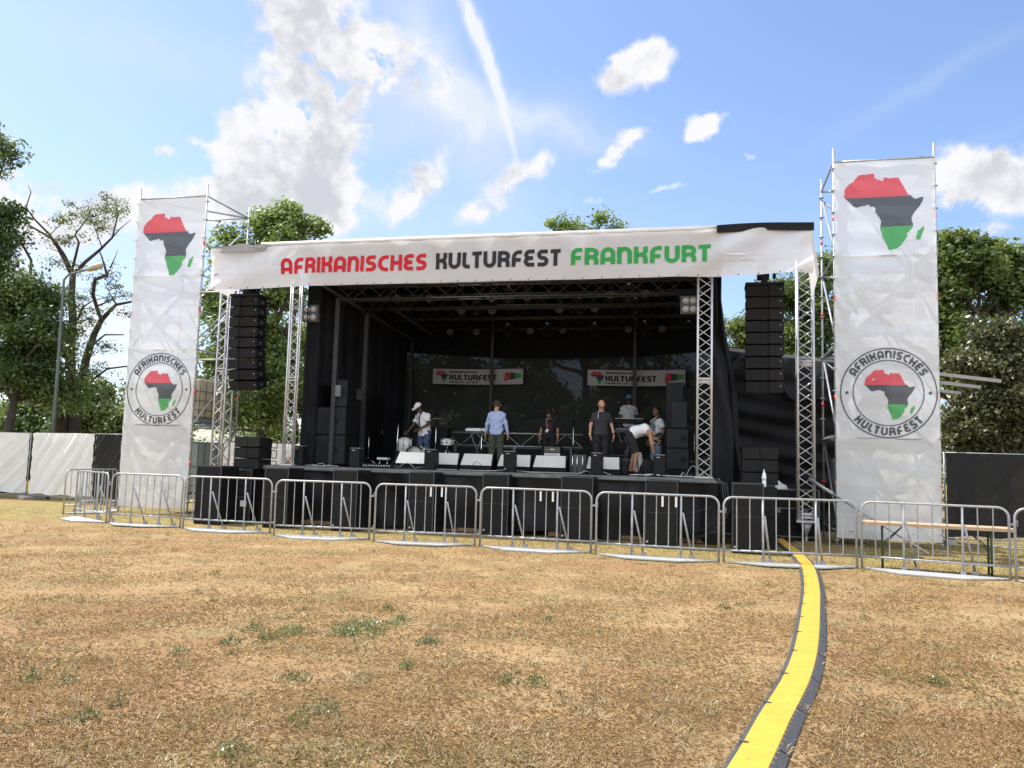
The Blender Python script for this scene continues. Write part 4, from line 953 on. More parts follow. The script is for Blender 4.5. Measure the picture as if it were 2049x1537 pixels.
stack_cab('bottom cabinet of the big speaker stack at stage left', 623, 689, 870, 929, .95, .7, gl)
stack_cab('middle wide cabinet of the big speaker stack at stage left', 627, 691, 814, 870, .95, .7, gl)
stack_cab('narrow top cabinet of the big speaker stack at stage left', 662, 694, 759, 814, .95, .55, gl)
stack_cab('bottom cabinet of the speaker stack by the right truss post', 1333, 1379, 897, 940, 1.0, .7, gr_)
stack_cab('second lowest cabinet of the speaker stack by the right truss post', 1333, 1378, 857, 897, 1.0, .7, gr_)
stack_cab('narrow upright cabinet third in the stack by the right truss post', 1342, 1376, 802, 857, 1.0, .55, gr_, False)
stack_cab('top cabinet of the speaker stack by the right truss post', 1332, 1368, 765, 857, 1.62, .5, gr_)
# ------------------------------------------------------------------ blinders and lamps
def blinder(label, px, py, v, w, h):
    p = SU(px, py, v); t = sthing('blinder_light', label, 'stage light', p.x, v, p.z, 0, 'four lamp blinders')
    mb = MB(); mb.box((0, 0, 0), (w, .14, h), 0, None, .008); mb.build('housing', 'rubber', t)
    for sx in (-1, 1):
        for sz in (-1, 1):
            mb = MB(); mb.lathe([(.078, 0), (.074, .012), (.05, .022), (.0, .027)], 0, 16, Matrix.Translation((sx*w*.2, -.07, sz*h*.235)) @ Matrix.Rotation(math.pi/2, 4, 'X')); mb.build('lamp', 'glass', t)
    mb = MB(); mb.tube((-w/2-.02, 0, 0), (-w/2-.02, 0, h/2+.1), .012); mb.tube((w/2+.02, 0, 0), (w/2+.02, 0, h/2+.1), .012); mb.tube((-w/2-.02, 0, h/2+.1), (w/2+.02, 0, h/2+.1), .012); mb.build('bracket', 'black', t)
blinder('four lamp blinder light beside the left truss post', 623, 628, .35, .42, .42)
blinder('four lamp blinder light beside the right truss post', 1380, 611, .35, .40, .40)
def par(px, py, v, label, big=True):
    p = SU(px, py, v); t = sthing('led_par_light', label, 'stage light', p.x, v, p.z, 0, 'lamps hanging from the roof trusses')
    tilt = Matrix.Rotation(R_(72), 4, 'X'); r = .12
    mb = MB(); mb.lathe([(r*.75, -.16), (r*.95, -.05), (r, .08), (r*.9, .085)], 0, 16, tilt); mb.build('housing', 'black', t)
    mb = MB()
    for k in range(7 if not big else 19):
        if k == 0: x = y = 0
        elif k < 7: x, y = .045*math.cos(k*math.pi/3), .045*math.sin(k*math.pi/3)
        else: x, y = .088*math.cos(k*math.pi/6), .088*math.sin(k*math.pi/6)
        mb.lathe([(.012, .084), (.010, .094)], 0, 6, tilt @ Matrix.Translation((x, y, 0)))
    mb.build('led_dots', 'led', t)
    mb = MB(); mb.path([(-r-.02, 0, 0), (-r-.02, 0, .16), (0, 0, .22), (r+.02, 0, .16), (r+.02, 0, 0)], .010, 0, 6); mb.build('yoke', 'black', t)
pl_ = [(795, 600, 1.5, 'nearest the left post'), (862, 600, 1.5, 'second in the front row from the left'), (986, 599, 1.5, 'left of the middle in the front row'), (1056, 597, 1.5, 'right of the middle in the front row'),
       (1222, 593, 1.5, 'in the front row left of the right blinder'), (1292, 591, 1.5, 'in the front row nearest the right blinder'), (925, 625, 3.0, 'left in the second row'), (986, 625, 3.0, 'second in the second row'), (1121, 622, 3.0, 'third in the second row'),
       (1191, 620, 3.0, 'rightmost in the second row'), (902, 667, 5.6, 'leftmost in the back row'), (955, 667, 5.6, 'second in the back row'), (1062, 665, 5.6, 'third in the back row'), (1127, 664, 5.6, 'fourth in the back row'), (1258, 662, 5.6, 'fifth in the back row'), (1325, 661, 5.6, 'rightmost in the back row')]
for px, py, v, lab in pl_: par(px, py, v, 'round black led lamp under the roof, '+lab)
for k, (px, py, v) in enumerate(((1018, 585, 1.4), (1258, 580, 1.4), (955, 610, 2.8), (1160, 608, 2.8), (1272, 608, 2.8), (1016, 658, 5.4), (1095, 657, 5.4), (1190, 656, 5.4), (1290, 653, 5.4), (1378, 652, 5.4))):
    p = SU(px, py, v); t = sthing('moving_head_light', 'black moving head lamp hanging upside down, %s' % ['front row centre', 'front row right', 'second row left', 'second row centre', 'second row right', 'back row left end', 'back row second', 'back row third', 'back row fourth', 'back row right end'][k], 'stage light', p.x, v, p.z, 0, 'moving head lamps under the roof')
    mb = MB(); mb.box((0, 0, .06), (.26, .2, .10), 0, None, .02); mb.build('base', 'black', t)
    mb = MB(); mb.box((-.12, 0, -.12), (.03, .08, .26)); mb.box((.12, 0, -.12), (.03, .08, .26)); mb.build('arm', 'black', t)
    mb = MB(); mb.lathe([(.05, -.16), (.09, -.08), (.09, .06), (.05, .11)], 0, 14, Matrix.Translation((0, 0, -.2)) @ Matrix.Rotation(R_(150+20*(k % 3)), 4, 'X')); mb.build('head', 'black', t)
    mb = MB(); mb.box((0, -.03, .13), (.06, .05, .04)); mb.build('clamp', 'silver', t)
# ------------------------------------------------------------------ back banners
def backb(label, px0, px1, yT, yB, v):
    a = SU(px0, (yT+yB)/2, v); b = SU(px1, (yT+yB)/2, v); w = b.x-a.x; z0 = SU(px0, yB, v).z; h = SU(px0, yT, v).z-z0
    t = sthing('back_banner', label, 'banner', a.x, v, z0, 0, 'two small banners hung on the back scrim')
    def sf(s, tt, l=0): return Vector((s, -.03-.02*math.sin(s*3)-l, tt+.02*math.sin(s/w*3.14)*-1))
    mb = MB(); mb.grid(lambda p_, q_: sf(p_*w, q_*h), 30, 4); mb.build('sheet', 'banner_s', t)
    f = MB(); africa(f, .09, .04, h-.08, sf, cell=.2, lift=.008); f.build('small_map', ['p_red', 'p_black', 'p_green'], t)
    x0 = .19*w
    for tx, yy, hh, ln in (('AFRIKANISCHES', .74*h, .13*h, .31*w), ('KULTURFEST', .27*h, .36*h, .52*w), ('FRANKFURT AM MAIN', .09*h, .10*h, .32*w)):
        f = MB(); text_line(f, tx, x0, yy, hh, sf, 0, .13, lift0=.008, wscale=ln/(text_width(tx)*hh)); f.build('lettering', 'f_black', t)
    f = MB()
    for i, (q0, q1) in enumerate(((.79, .86), (.86, .92), (.92, .985))):
        y0 = .22+.06*i; y1 = .80-.04*i
        f.add([sf(w*(q0-.0), h*(y0-.04 if i == 0 else y0), .008), sf(w*q1, h*(y0+.08), .008), sf(w*q1, h*(y1-.03), .008), sf(w*(q0+(.02 if i == 0 else 0)), h*y1, .008)], [(0, 1, 2, 3)], i)
    f.build('sponsor_mark', ['p_red', 'p_black', 'p_green'], t)
M['banner_s'] = mat('banner_vinyl', (.40, .40, .40), .6, 0, .05)
backb('left of two small white banners hung on the back scrim', 867, 1047, 738, 768, BV-.25)
backb('right of two small white banners hung on the back scrim', 1176, 1371, 740, 771, BV-.25)
# ------------------------------------------------------------------ drum kit
K = Vector((0, 0, 0))
def onf(px, v): return SU(px, 930, v).x
t = sthing('bass_drum', 'bass drum with mottled front skin behind the brightest wedge', 'drum', onf(829, 1.9), 1.9, DECK+.02, R_(-8), 'drum kit')
Rm = Matrix.Translation((0, 0, .28)) @ Matrix.Rotation(math.pi/2, 4, 'X')
mb = MB(); mb.lathe([(.268, -.40), (.268, .0)], 0, 32, Rm); mb.build('shell', 'drum', t)
mb = MB(); mb.lathe([(.256, .004), (.0, .005)], 0, 32, Rm); mb.build('front_skin', 'drumskin', t)
mb = MB(); mb.lathe([(.275, -.02), (.285, -.02), (.285, .02), (.258, .02), (.258, .006)], 0, 32, Rm, False); mb.build('hoop', 'black', t)
mb = MB(); mb.box((.12, -.1, .08), (.24, .14, .22), 0, None, .05); mb.build('damping_cushion', 'drape', t)
def drum(label, px, v, z, r, h, tiltx=0):
    t = sthing('drum', label, 'drum', onf(px, v), v, DECK+z, 0, 'drum kit')
    Q = Matrix.Rotation(tiltx, 4, 'X')
    mb = MB(); mb.lathe([(r, 0), (r, h)], 0, 24, Q); mb.build('shell', 'drum', t)
    mb = MB(); mb.lathe([(r*.99, h+.004), (0, h+.005)], 0, 24, Q); mb.build('skin', 'label', t)
    for z_ in (0, h): mb = MB(); mb.lathe([(r+.004, z_-.012), (r+.012, z_-.012), (r+.012, z_+.014), (r-.004, z_+.014)], 0, 24, Q, False); mb.build('hoop', 'chrome', t)
    mb = MB()
    for k in range(8):
        a = k*math.pi/4+.2; mb.lathe([(.016, -.02), (.016, .02)], 0, 6, Q @ Matrix.Translation(((r+.006)*math.cos(a), (r+.006)*math.sin(a), h*.5))); mb.tube(Q @ Vector(((r+.012)*math.cos(a), (r+.012)*math.sin(a), 0)), Q @ Vector(((r+.012)*math.cos(a), (r+.012)*math.sin(a), h)), .004, 0, 5)
    mb.build('lugs', 'black', t)
    mb = MB()
    for k in range(3):
        a = k*2.09+.5; mb.tube((.02*math.cos(a), .02*math.sin(a), -.10), (.26*math.cos(a), .26*math.sin(a), -z), .010, 0, 6)
    mb.tube((0, 0, -.12), (0, 0, -.01), .014, 0, 8); mb.build('stand', 'chrome', t)
drum('deep white tom at the left of the drum kit', 808, 2.2, .42, .19, .34)
drum('shallow white snare drum on its own stand', 894, 2.0, .62, .17, .14, .06)
def stand(name, label, px, v, h, top='none', lean=0, boom=0, r=.012):
    t = sthing(name, label, 'stand', onf(px, v), v, DECK, 0, 'thin metal stands on the stage')
    mb = MB(); mb.tube((0, 0, .12), (lean, 0, h), r, 0, 8); mb.build('pole', 'chrome', t)
    for k in range(3):
        a = k*2.09+.3; mb = MB(); mb.tube((0, 0, .22), (.30*math.cos(a), .30*math.sin(a), .012), .009, 0, 6); mb.build('leg', 'chrome', t)
    if boom: mb = MB(); mb.tube((lean, 0, h), (lean+boom, -.1, h+.12), .008, 0, 6); mb.build('boom', 'black', t)
    if top == 'cymbal': mb = MB(); mb.lathe([(.22, 0), (.08, .02), (.03, .03), (.0, .045)], 0, 24, Matrix.Translation((lean, 0, h)) @ Matrix.Rotation(.12, 4, 'X')); mb.build('cymbal', 'cymbal', t)
    if top == 'mic': mb = MB(); mb.lathe([(.012, 0), (.014, .12), (.024, .13), (.026, .16), (.015, .18)], 0, 10, Matrix.Translation((lean+boom, -.1, h+.10)) @ Matrix.Rotation(1.2, 4, 'X')); mb.build('microphone', 'black', t)
    return t
stand('cymbal_stand', 'tall thin chrome stand left of the drums', 791, 1.7, 1.24, 'none', .05)
stand('cymbal_stand', 'stand with a bare clutch between the drummer and the snare drum', 870, 2.0, 1.28, 'cymbal')
stand('microphone_stand', 'straight stand left of the man in the blue shirt', 962, 1.6, .98, 'mic', 0, -.05)
stand('microphone_stand', 'dark stand behind the amplifier with a flat holder', 1146, 2.2, 1.35, 'none', 0, 0, .009)
stand('microphone_stand', 'low stand by the big speaker stack at stage left', 736, 2.4, .95, 'mic', 0, .1)
stand('microphone_stand', 'stand right of the right speaker stack', 1388, 1.7, 1.15, 'mic', .02, -.12)
stand('drum_microphone_stand', 'chrome stand with angled arm on the bass drum', 845, 1.75, .55, 'mic', 0, .22)
# music stand with a wide dark desk behind the amplifier
p = SU(1146, 838, 2.2); t = sthing('music_stand', 'wide flat dark music desk left of the bald man', 'music stand', p.x, 2.25, p.z, 0)
mb = MB(); mb.box((0, 0, 0), (.52, .34, .02), 0, Matrix.Rotation(.06, 3, 'X')); mb.build('desk', 'black', t)
mb = MB(); mb.tube((0, 0, -.01), (0, 0, DECK-p.z), .012); mb.build('pole', 'black', t)
# keyboards
def keyboard(label, px0, px1, py, v, m_, hh=.09):
    a = SU(px0, py, v); b = SU(px1, py, v); w = b.x-a.x; t = sthing('keyboard', label, 'keyboard', (a.x+b.x)/2, v+.15, a.z-DECK*0, 0, 'keyboards')
    mb = MB(); mb.box((0, 0, 0), (w, .30, hh), 0, None, .01); mb.build('keyboard_body', m_, t)
    mb = MB(); mb.box((0, -.06, hh/2+.004), (w-.12, .13, .012)); mb.build('keys', 'label', t)
    for s in (-1, 1):
        mb = MB(); mb.tube((-w*.32*s, -.1, -hh/2), (w*.32*s, .1, DECK-a.z+.01), .015, 0, 6); mb.build('stand_leg', 'alu_dark', t)
keyboard('white keyboard on a stand left of the man in the blue shirt', 931, 975, 860, 2.3, 'silver', .07)
keyboard('black keyboard in front of the man with the blue cap', 1226, 1291, 842, 3.9, 'black', .12)
keyboard('lower black keyboard behind the bending man', 1228, 1275, 862, 3.6, 'rubber', .10)
t = sthing('riser', 'low black riser at the back right of the stage floor', 'riser', 8.3, 5.0, DECK); mb = MB(); mb.box((0, 0, .2), (2.4, 1.9, .4), 0, None, .01); mb.build('platform', 'deckmat', t); mb = MB(); mb.box((0, -.96, .37), (2.4, .03, .05)); mb.build('edge', 'alu_dark', t)
# low truss barrier lying across the back
a = SU(893, 842, 4.6); b = SU(1166, 865, 4.6)
t = sthing('horizontal_truss', 'silver truss rail running across the back of the stage at waist height', 'truss', 0, 0, 0)
truss_parts(t, (a.x, 4.6, 2.23), (b.x, 4.6, 2.23), .36, 0, .020, .42, dbl=False, m='alu')
for x in (a.x+.3, (a.x+b.x)/2+.05, b.x-.3): mb = MB(); mb.box((x, 4.62, (DECK+2.05)/2), (.08, .06, 2.05-DECK)); mb.build('rail_post', 'alu_dark', t)
mb = MB(); mb.tube((a.x, 4.62, 2.0), (b.x, 4.62, 2.0), .02); mb.tube((a.x, 4.62, 1.55), (b.x, 4.62, 1.55), .02); mb.build('lower_rail', 'alu_dark', t)
# amplifier
a = SU(1088, 905, 1.5); b = SU(1121, 905, 1.5); 
t = sthing('amplifier', 'brown amplifier head with silver control panel in front of the bearded man', 'amplifier', (a.x+b.x)/2, 1.65, 1.76, 0); w = b.x-a.x+.02
mb = MB(); mb.box((0, 0, .12), (w, .26, .25), 0, None, .015); mb.build('amplifier_case', 'black', t)
mb = MB(); mb.box((0, -.132, .17), (w-.04, .01, .13)); mb.build('cloth_front', 'amp', t)
mb = MB(); mb.box((0, -.134, .055), (w-.04, .012, .055)); mb.build('control_panel', 'silver', t)
mb = MB(); mb.box((0, -.140, .175), (.10, .004, .02)); mb.build('name_plate', 'silver', t)
for k in range(8): mb = MB(); mb.lathe([(.009, 0), (.008, .012)], 0, 8, Matrix.Translation((-w*.34+k*w*.09, -.14, .055)) @ Matrix.Rotation(math.pi/2, 4, 'X')); mb.build('knob', 'black', t)
t = sthing('amplifier_cabinet', 'black speaker cabinet under the amplifier head', 'amplifier', (a.x+b.x)/2, 1.65, DECK, 0); mb = MB(); mb.box((0, 0, .19), (.52, .3, .37), 0, None, .015); mb.build('case', 'black', t); mb = MB(); mb.box((0, -.152, .19), (.46, .012, .31)); mb.build('grille', 'grille', t)
# ribbed hard case
a = SU(1143, 940, .55); b = SU(1172, 940, .55); t = sthing('equipment_case', 'upright dark case with two bright chrome ribs between the wedges', 'case', (a.x+b.x)/2, .7, DECK, 0); w = b.x-a.x
mb = MB(); mb.box((0, 0, .22), (w-.02, .3, .43), 0, None, .03); mb.build('case_body', 'rubber', t)
for x in (-.42, -.10, .28): mb = MB(); mb.tube((x*w, -.158, .03), (x*w, -.158, .42), .011, 0, 8); mb.build('chrome_rib', 'chrome', t)
# chair-like frame and bag by the bending man
t = sthing('folding_chair', 'grey metal frame of a folding chair behind the bending man', 'chair', SU(1240, 930, 2.0).x, 2.0, DECK, 0)
mb = MB(); mb.path([(-.2, 0, 0), (-.2, .12, .8), (.18, .12, .8), (.18, 0, 0)], .012, 0, 6); mb.path([(-.2, .4, 0), (-.2, -.05, .46), (.18, -.05, .46), (.18, .4, 0)], .012, 0, 6); mb.tube((-.2, .02, .14), (.18, .02, .14), .01); mb.build('chair_frame', 'alu_dark', t)
mb = MB(); mb.box((-.01, .15, .46), (.38, .38, .03), 0, None, .01); mb.build('seat', 'black', t)
mb = MB(); mb.box((-.01, .12, .70), (.36, .02, .16), 0, None, .008); mb.build('backrest', 'black', t)
t = sthing('bag', 'dark soft bag on the floor under the hands of the bending man', 'bag', SU(1296, 930, .8).x, .85, DECK, 0)
mb = MB(); mb.lathe([(.17, 0), (.20, .08), (.18, .2), (.11, .34), (.05, .40), (0, .41)], 0, 14, Matrix.Diagonal((1, .7, 1, 1))); mb.build('bag_body', 'drape', t)
mb = MB(); mb.path([(-.06, -.05, .38), (-.02, -.08, .46), (.05, -.05, .38)], .012, 0, 6); mb.build('strap', 'black', t)
t = sthing('white_bag', 'white bag with black strap leaning behind the legs of the bending man', 'bag', SU(1279, 930, 1.6).x, 1.6, DECK, 0)
mb = MB(); mb.box((0, 0, .28), (.17, .12, .52), 0, Matrix.Rotation(-.1, 3, 'Y'), .05); mb.build('bag_body', 'label', t); mb = MB(); mb.box((-.03, -.066, .28), (.025, .012, .5), 0, Matrix.Rotation(-.1, 3, 'Y')); mb.build('strap', 'black', t)
t = sthing('low_stool', 'low white bench just left of the brightest wedge', 'bench', SU(767, 930, 1.1).x, 1.1, DECK, 0)
mb = MB(); mb.box((0, 0, .22), (.28, .2, .06), 0, None, .01); mb.build('top', 'silver', t)
for s in (-1, 1): mb = MB(); mb.tube((s*.1, 0, 0), (s*.1, 0, .2), .012); mb.build('leg', 'chrome', t)
t = sthing('rack_amplifier', 'flat grey rack unit on the floor behind the second wedge', 'amplifier', SU(912, 925, 2.6).x, 2.6, DECK+.12, 0); mb = MB(); mb.box((0, 0, .1), (.34, .3, .17), 0, None, .01); mb.build('case', 'rubber', t); mb = MB(); mb.box((0, -.155, .1), (.30, .01, .12)); mb.build('front_panel', 'alu_dark', t)
t = sthing('tall_amplifier_stack', 'tall dark amplifier stack behind the drummer', 'amplifier', SU(878, 925, 3.4).x, 3.4, DECK, 0); mb = MB(); mb.box((0, 0, .55), (.55, .4, 1.1), 0, None, .015); mb.build('case', 'black', t); mb = MB(); mb.box((0, -.206, .38), (.49, .012, .68)); mb.box((0, -.206, .92), (.49, .012, .26)); mb.build('grille', 'grille', t)
# ------------------------------------------------------------------ people: distance-field bodies meshed as one surface
def rcone(P, a, b, ra, rb):
    a = np.array(a, float); b = np.array(b, float); ab = b-a; L2 = ab@ab+1e-12
    t = np.clip(((P-a)@ab)/L2, 0, 1); return np.linalg.norm(P-(a+t[..., None]*ab), axis=-1)-(ra+(rb-ra)*t)
def ell(P, c, r, Rm=None):
    q = (P-np.array(c, float))
    if Rm is not None: q = q@Rm
    r = np.array(r, float); k0 = np.linalg.norm(q/r, axis=-1); k1 = np.linalg.norm(q/(r*r), axis=-1)+1e-9; return k0*(k0-1)/k1
def smin(a, b, k):
    h = np.clip(.5+.5*(b-a)/k, 0, 1); return b+(a-b)*h-k*h*(1-h)
def surfnet(f, lo, hi, h):
    lo = np.array(lo, float); n = np.ceil((np.array(hi)-lo)/h).astype(int)+1
    ax = [lo[i]+h*np.arange(n[i]) for i in range(3)]; P = np.stack(np.meshgrid(*ax, indexing='ij'), -1); val = f(P)
    cn = n-1; acc = np.zeros((*cn, 3)); cnt = np.zeros(cn); quads = []
    inside = val < 0; cid = lambda i, j, k: (i*cn[1]+j)*cn[2]+k
    for d in range(3):
        sl0 = [slice(None)]*3; sl1 = [slice(None)]*3; sl0[d] = slice(0, -1); sl1[d] = slice(1, None)
        a = val[tuple(sl0)]; b = val[tuple(sl1)]; cr = (a < 0) != (b < 0); I = np.argwhere(cr)
        if not len(I): continue
        va = a[cr]; vb = b[cr]; t = va/(va-vb); p = P[tuple(I.T)].copy(); p[:, d] += t*h
        e1, e2 = (d+1) % 3, (d+2) % 3
        cells = []
        for o1, o2 in ((0, 0), (-1, 0), (-1, -1), (0, -1)):
            c = I.copy(); c[:, e1] += o1; c[:, e2] += o2; cells.append(c)
        ok = np.ones(len(I), bool)
        for c in cells: ok &= ((c >= 0) & (c < cn)).all(1)
        for c in cells: np.add.at(acc, tuple(c[ok].T), p[ok]); np.add.at(cnt, tuple(c[ok].T), 1)
        q = np.stack([cid(*c[ok].T) for c in cells], 1); fl = (va[ok] > 0); q[fl] = q[fl][:, ::-1]; quads.append(q)
    if not quads: return np.zeros((0, 3)), np.zeros((0, 4), int)
    q = np.concatenate(quads); m = cnt.ravel() > 0; vp = acc.reshape(-1, 3)[m]/cnt.ravel()[m][:, None]; remap = -np.ones(m.size, int); remap[m] = np.arange(m.sum())
    return vp, remap[q]
def sdf_obj(name, parts, mats, parent):
    """parts: list of (f, lo, hi, h, matfun or index)"""
    V = []; Q = []; MI = []; off = 0
    for f, lo, hi, h, mi in parts:
        v, q = surfnet(f, lo, hi, h)
        V.append(v); Q.append(q+off); off += len(v)
        if callable(mi): MI.append(mi(v[q].mean(1)))
        else: MI.append(np.full(len(q), mi))
    o = npmesh(name, np.concatenate(V), np.concatenate(Q), mats, parent, matidx=np.concatenate(MI))
    o.data.polygons.foreach_set('use_smooth', [True]*len(o.data.polygons)); return o
def V3(*a): return np.array(a, float)
def person(label, loc, rz, pose, skin, hair=None, shirt='tee_white', trousers='jeans', sleeve='short', tr_len=1.0, cap=None, glasses=False, beard=None, bald=False, tank=False, shoes='black', shirt_len=.0, scale=1.0, extras=None):
    J = dict(pelvis=(0, 0, .96), waist=(0, 0, 1.10), chest=(0, .0, 1.30), neck=(0, .01, 1.49), head=(0, -.02, 1.655), look=(0, -1, 0), up=(0, 0, 1),
             shL=(.165, .01, 1.405), shR=(-.165, .01, 1.405), elL=(.235, .03, 1.15), elR=(-.235, .03, 1.15), wrL=(.255, -.06, .91), wrR=(-.255, -.06, .91), haL=(.26, -.10, .82), haR=(-.26, -.10, .82),
             hiL=(.095, 0, .93), hiR=(-.095, 0, .93), knL=(.11, -.02, .50), knR=(-.11, -.02, .50), anL=(.12, .03, .09), anR=(-.12, .03, .09), toL=(.14, -.13, .035), toR=(-.14, -.13, .035))
    J.update(pose); J = {k: V3(*v) for k, v in J.items()}
    t = thing('person', label, 'person', loc, rz, 'people working on the stage'); t.scale = (scale,)*3
    axis = J['chest']-J['pelvis']; axis /= np.linalg.norm(axis); side = J['shL']-J['shR']; side /= np.linalg.norm(side)
    hs = J['hiL']-J['hiR']; hs /= np.linalg.norm(hs)
    def torso(P, g=0.0):
        d = rcone(P, J['pelvis']+hs*.07, J['pelvis']-hs*.07, .105+g, .105+g)
        d = smin(d, rcone(P, J['waist']+side*.055, J['waist']-side*.055, .098+g, .098+g), .06)
        d = smin(d, rcone(P, J['chest']+side*.085, J['chest']-side*.085, .110+g, .110+g), .09)
        nb = J['neck']-axis*.055
        for s in 'LR': d = smin(d, rcone(P, nb, J['sh'+s]-axis*.015, .062+g, .050+g), .04)
        return d
    def arm(P, s, g=0.0, k=.045):
        return smin(rcone(P, J['sh'+s], J['el'+s], .050+g, .040+g), rcone(P, J['el'+s], J['wr'+s], .039+g, .025+g), .02)
    def leg(P, s, g=0.0):
        return smin(rcone(P, J['hi'+s], J['kn'+s], .088+g, .056+g), rcone(P, J['kn'+s], J['an'+s], .054+g, .037+g), .03)
    def body(P):
        d = torso(P); d = smin(d, rcone(P, J['neck']-axis*.03, J['neck']+(J['head']-J['neck'])*.55, .058, .052), .04)
        for s in 'LR': d = smin(d, arm(P, s), .035); d = smin(d, leg(P, s), .04)
        for s in 'LR': d = smin(d, rcone(P, J['an'+s], J['to'+s], .042, .032), .02)
        return d
    pts = np.stack([v for k, v in J.items() if k not in ('look', 'up')]); lo = pts.min(0)-.18; hi = pts.max(0)+.18
    parts = [(body, lo, hi, .017, 0)]
    # head
    H = J['head']; fy = -J['look']/np.linalg.norm(J['look']); upv = J['up']-fy*(J['up']@fy); upv /= np.linalg.norm(upv); rx = np.cross(fy, upv); Rm = np.stack([rx, fy, upv], 1)   # local -> world columns (x side, y back, z up)
    def hl(P): return (P-H)@Rm
    def headf(P):
        q = hl(P); d = ell(q, (0, .012, .02), (.077, .096, .095)); d = smin(d, ell(q, (0, -.022, -.045), (.056, .066, .068)), .035)
        d = smin(d, rcone(q, (0, -.092, .005), (0, -.112, -.028), .010, .015), .012)
        d = smin(d, rcone(q, (-.035, -.082, .022), (.035, -.082, .022), .012, .012), .015)
        for s in (-1, 1): d = smin(d, ell(q, (s*.080, .01, -.008), (.012, .020, .032)), .006); d = -smin(-d, ell(q, (s*.032, -.100, .004), (.014, .012, .009)), .008)
        d = smin(d, rcone(q, (-.018, -.080, -.062), (.018, -.080, -.062), .009, .009), .008); d = smin(d, ell(q, (0, -.070, -.098), (.026, .022, .02)), .02)
        d = smin(d, rcone(q, (0, .02, -.05), (0, .03, -.16), .052, .054), .03); return d
    def headm(c):
        q = hl(c); m = np.zeros(len(q), int)
        e = (np.abs(np.abs(q[:, 0])-.032) < .013) & (np.abs(q[:, 2]-.004) < .007) & (q[:, 1] < -.06); m[e] = 1
        l = (np.abs(q[:, 0]) < .024) & (np.abs(q[:, 2]+.062) < .006) & (q[:, 1] < -.06); m[l] = 2
        return m
    parts.append((headf, H-.20, H+.17, .0075, headm))
    # hands
    for s in 'LR':
        w = J['wr'+s]; hd = J['ha'+s]; d = hd-w; d /= np.linalg.norm(d); inn = -side*(1 if s == 'L' else -1); nrm = inn-d*(inn@d); nrm /= np.linalg.norm(nrm); sd_ = np.cross(d, nrm)
        fwd = sd_ if sd_@J['look'] > 0 else -sd_
        def handf(P, w=w, d=d, nrm=nrm, fwd=fwd):
            dd = smin(rcone(P, w, w+d*.03, .025, .024), rcone(P, w+d*.045+fwd*.018, w+d*.045-fwd*.018, .019, .019), .02)
            dd = smin(dd, rcone(P, w+d*.085+fwd*.026, w+d*.085-fwd*.026, .014, .014), .02)
            for i, (o, ln) in enumerate(((.030, .070), (.010, .080), (-.010, .074), (-.029, .058))):
                b = w+d*.092+fwd*o; m1 = b+d*ln*.5+nrm*.008; e = m1+d*ln*.42+nrm*(.022+.004*i); fg = np.minimum(rcone(P, b, m1, .0095, .0085), rcone(P, m1, e, .0085, .007)); dd = np.minimum(dd, fg)
            tb = w+d*.035+fwd*.026; tm = tb+d*.035+fwd*.024+nrm*.012; te = tm+d*.034+fwd*.004+nrm*.014
            return smin(dd, np.minimum(rcone(P, tb, tm, .013, .011), rcone(P, tm, te, .011, .008)), .008)
        parts.append((handf, w-.06+np.minimum(d*.2, 0), w+.06+np.maximum(d*.2, 0), .0055, 0))
    sdf_obj('body', parts, [skin, 'eye_dark', 'lip_dark'], t)
    # shirt
    hemp = J['pelvis']+axis*(.0-shirt_len)
    def shirtf(P):
        d = torso(P, .016); d = smin(d, rcone(P, J['chest']-axis*.06, J['pelvis']-axis*.12, .135 if not tank else .12, .150 if not tank else .125), .06)
        if not tank:
            for s in 'LR':
                e = J['sh'+s]+(J['el'+s]-J['sh'+s])*.72; a_ = rcone(P, J['sh'+s]-axis*.01, e+(e-J['sh'+s])*.2, .056, .070)
                dirn = (e-J['sh'+s])/np.linalg.norm(e-J['sh'+s])
                if sleeve == 'short': a_ = np.maximum(a_, (P-e)@dirn)
                else:
                    a_ = smin(rcone(P, J['sh'+s]-axis*.01, J['el'+s], .056, .050), rcone(P, J['el'+s], J['wr'+s], .050, .036), .02); dw_ = (J['wr'+s]-J['el'+s]); dw_ /= np.linalg.norm(dw_); a_ = np.maximum(a_, (P-J['wr'+s]+dw_*.02)@dw_)
                d = smin(d, a_, .035)
        else:
            for s in 'LR': d = np.maximum(d, -(np.linalg.norm(P-(J['sh'+s]+(J['sh'+s]-J['chest'])*.15), axis=-1)-.085))
        d = np.maximum(d, -((P-hemp)@axis)); d = np.maximum(d, -(np.linalg.norm(P-(J['neck']+axis*.03), axis=-1)-(.082 if not tank else .11)))
        q = P@side; za = P@axis; fy_ = P[..., 1]; d = d+.0045*np.sin(q*48+za*11+2*np.sin(za*9))+.004*np.sin(za*38+q*17+fy_*25)*(np.abs(q) > .02)
        return d
    sdf_obj('shirt', [(shirtf, lo-.05, hi+.05, .0125, 0)], [shirt], t)
    def trf(P):
        d = rcone(P, J['pelvis']+hs*.07, J['pelvis']-hs*.07, .120, .120); d = smin(d, rcone(P, J['waist']+side*.055, J['waist']-side*.055, .11, .11), .05)
        for s in 'LR':
            l = leg(P, s, .020)
            a, b = J['kn'+s], J['an'+s]
            if tr_len < 1: c = J['hi'+s]+(J['kn'+s]-J['hi'+s])*tr_len; n_ = (J['kn'+s]-J['hi'+s]); n_ = n_/np.linalg.norm(n_); l = smin(l, rcone(P, J['hi'+s], J['kn'+s], .11, .092), .02); l = np.maximum(l, (P-c)@n_)
            else: n_ = (b-a)/np.linalg.norm(b-a); l = np.maximum(smin(l, rcone(P, a, b, .07, .062), .02), (P-b-n_*.02)@n_)
            d = smin(d, l, .03)
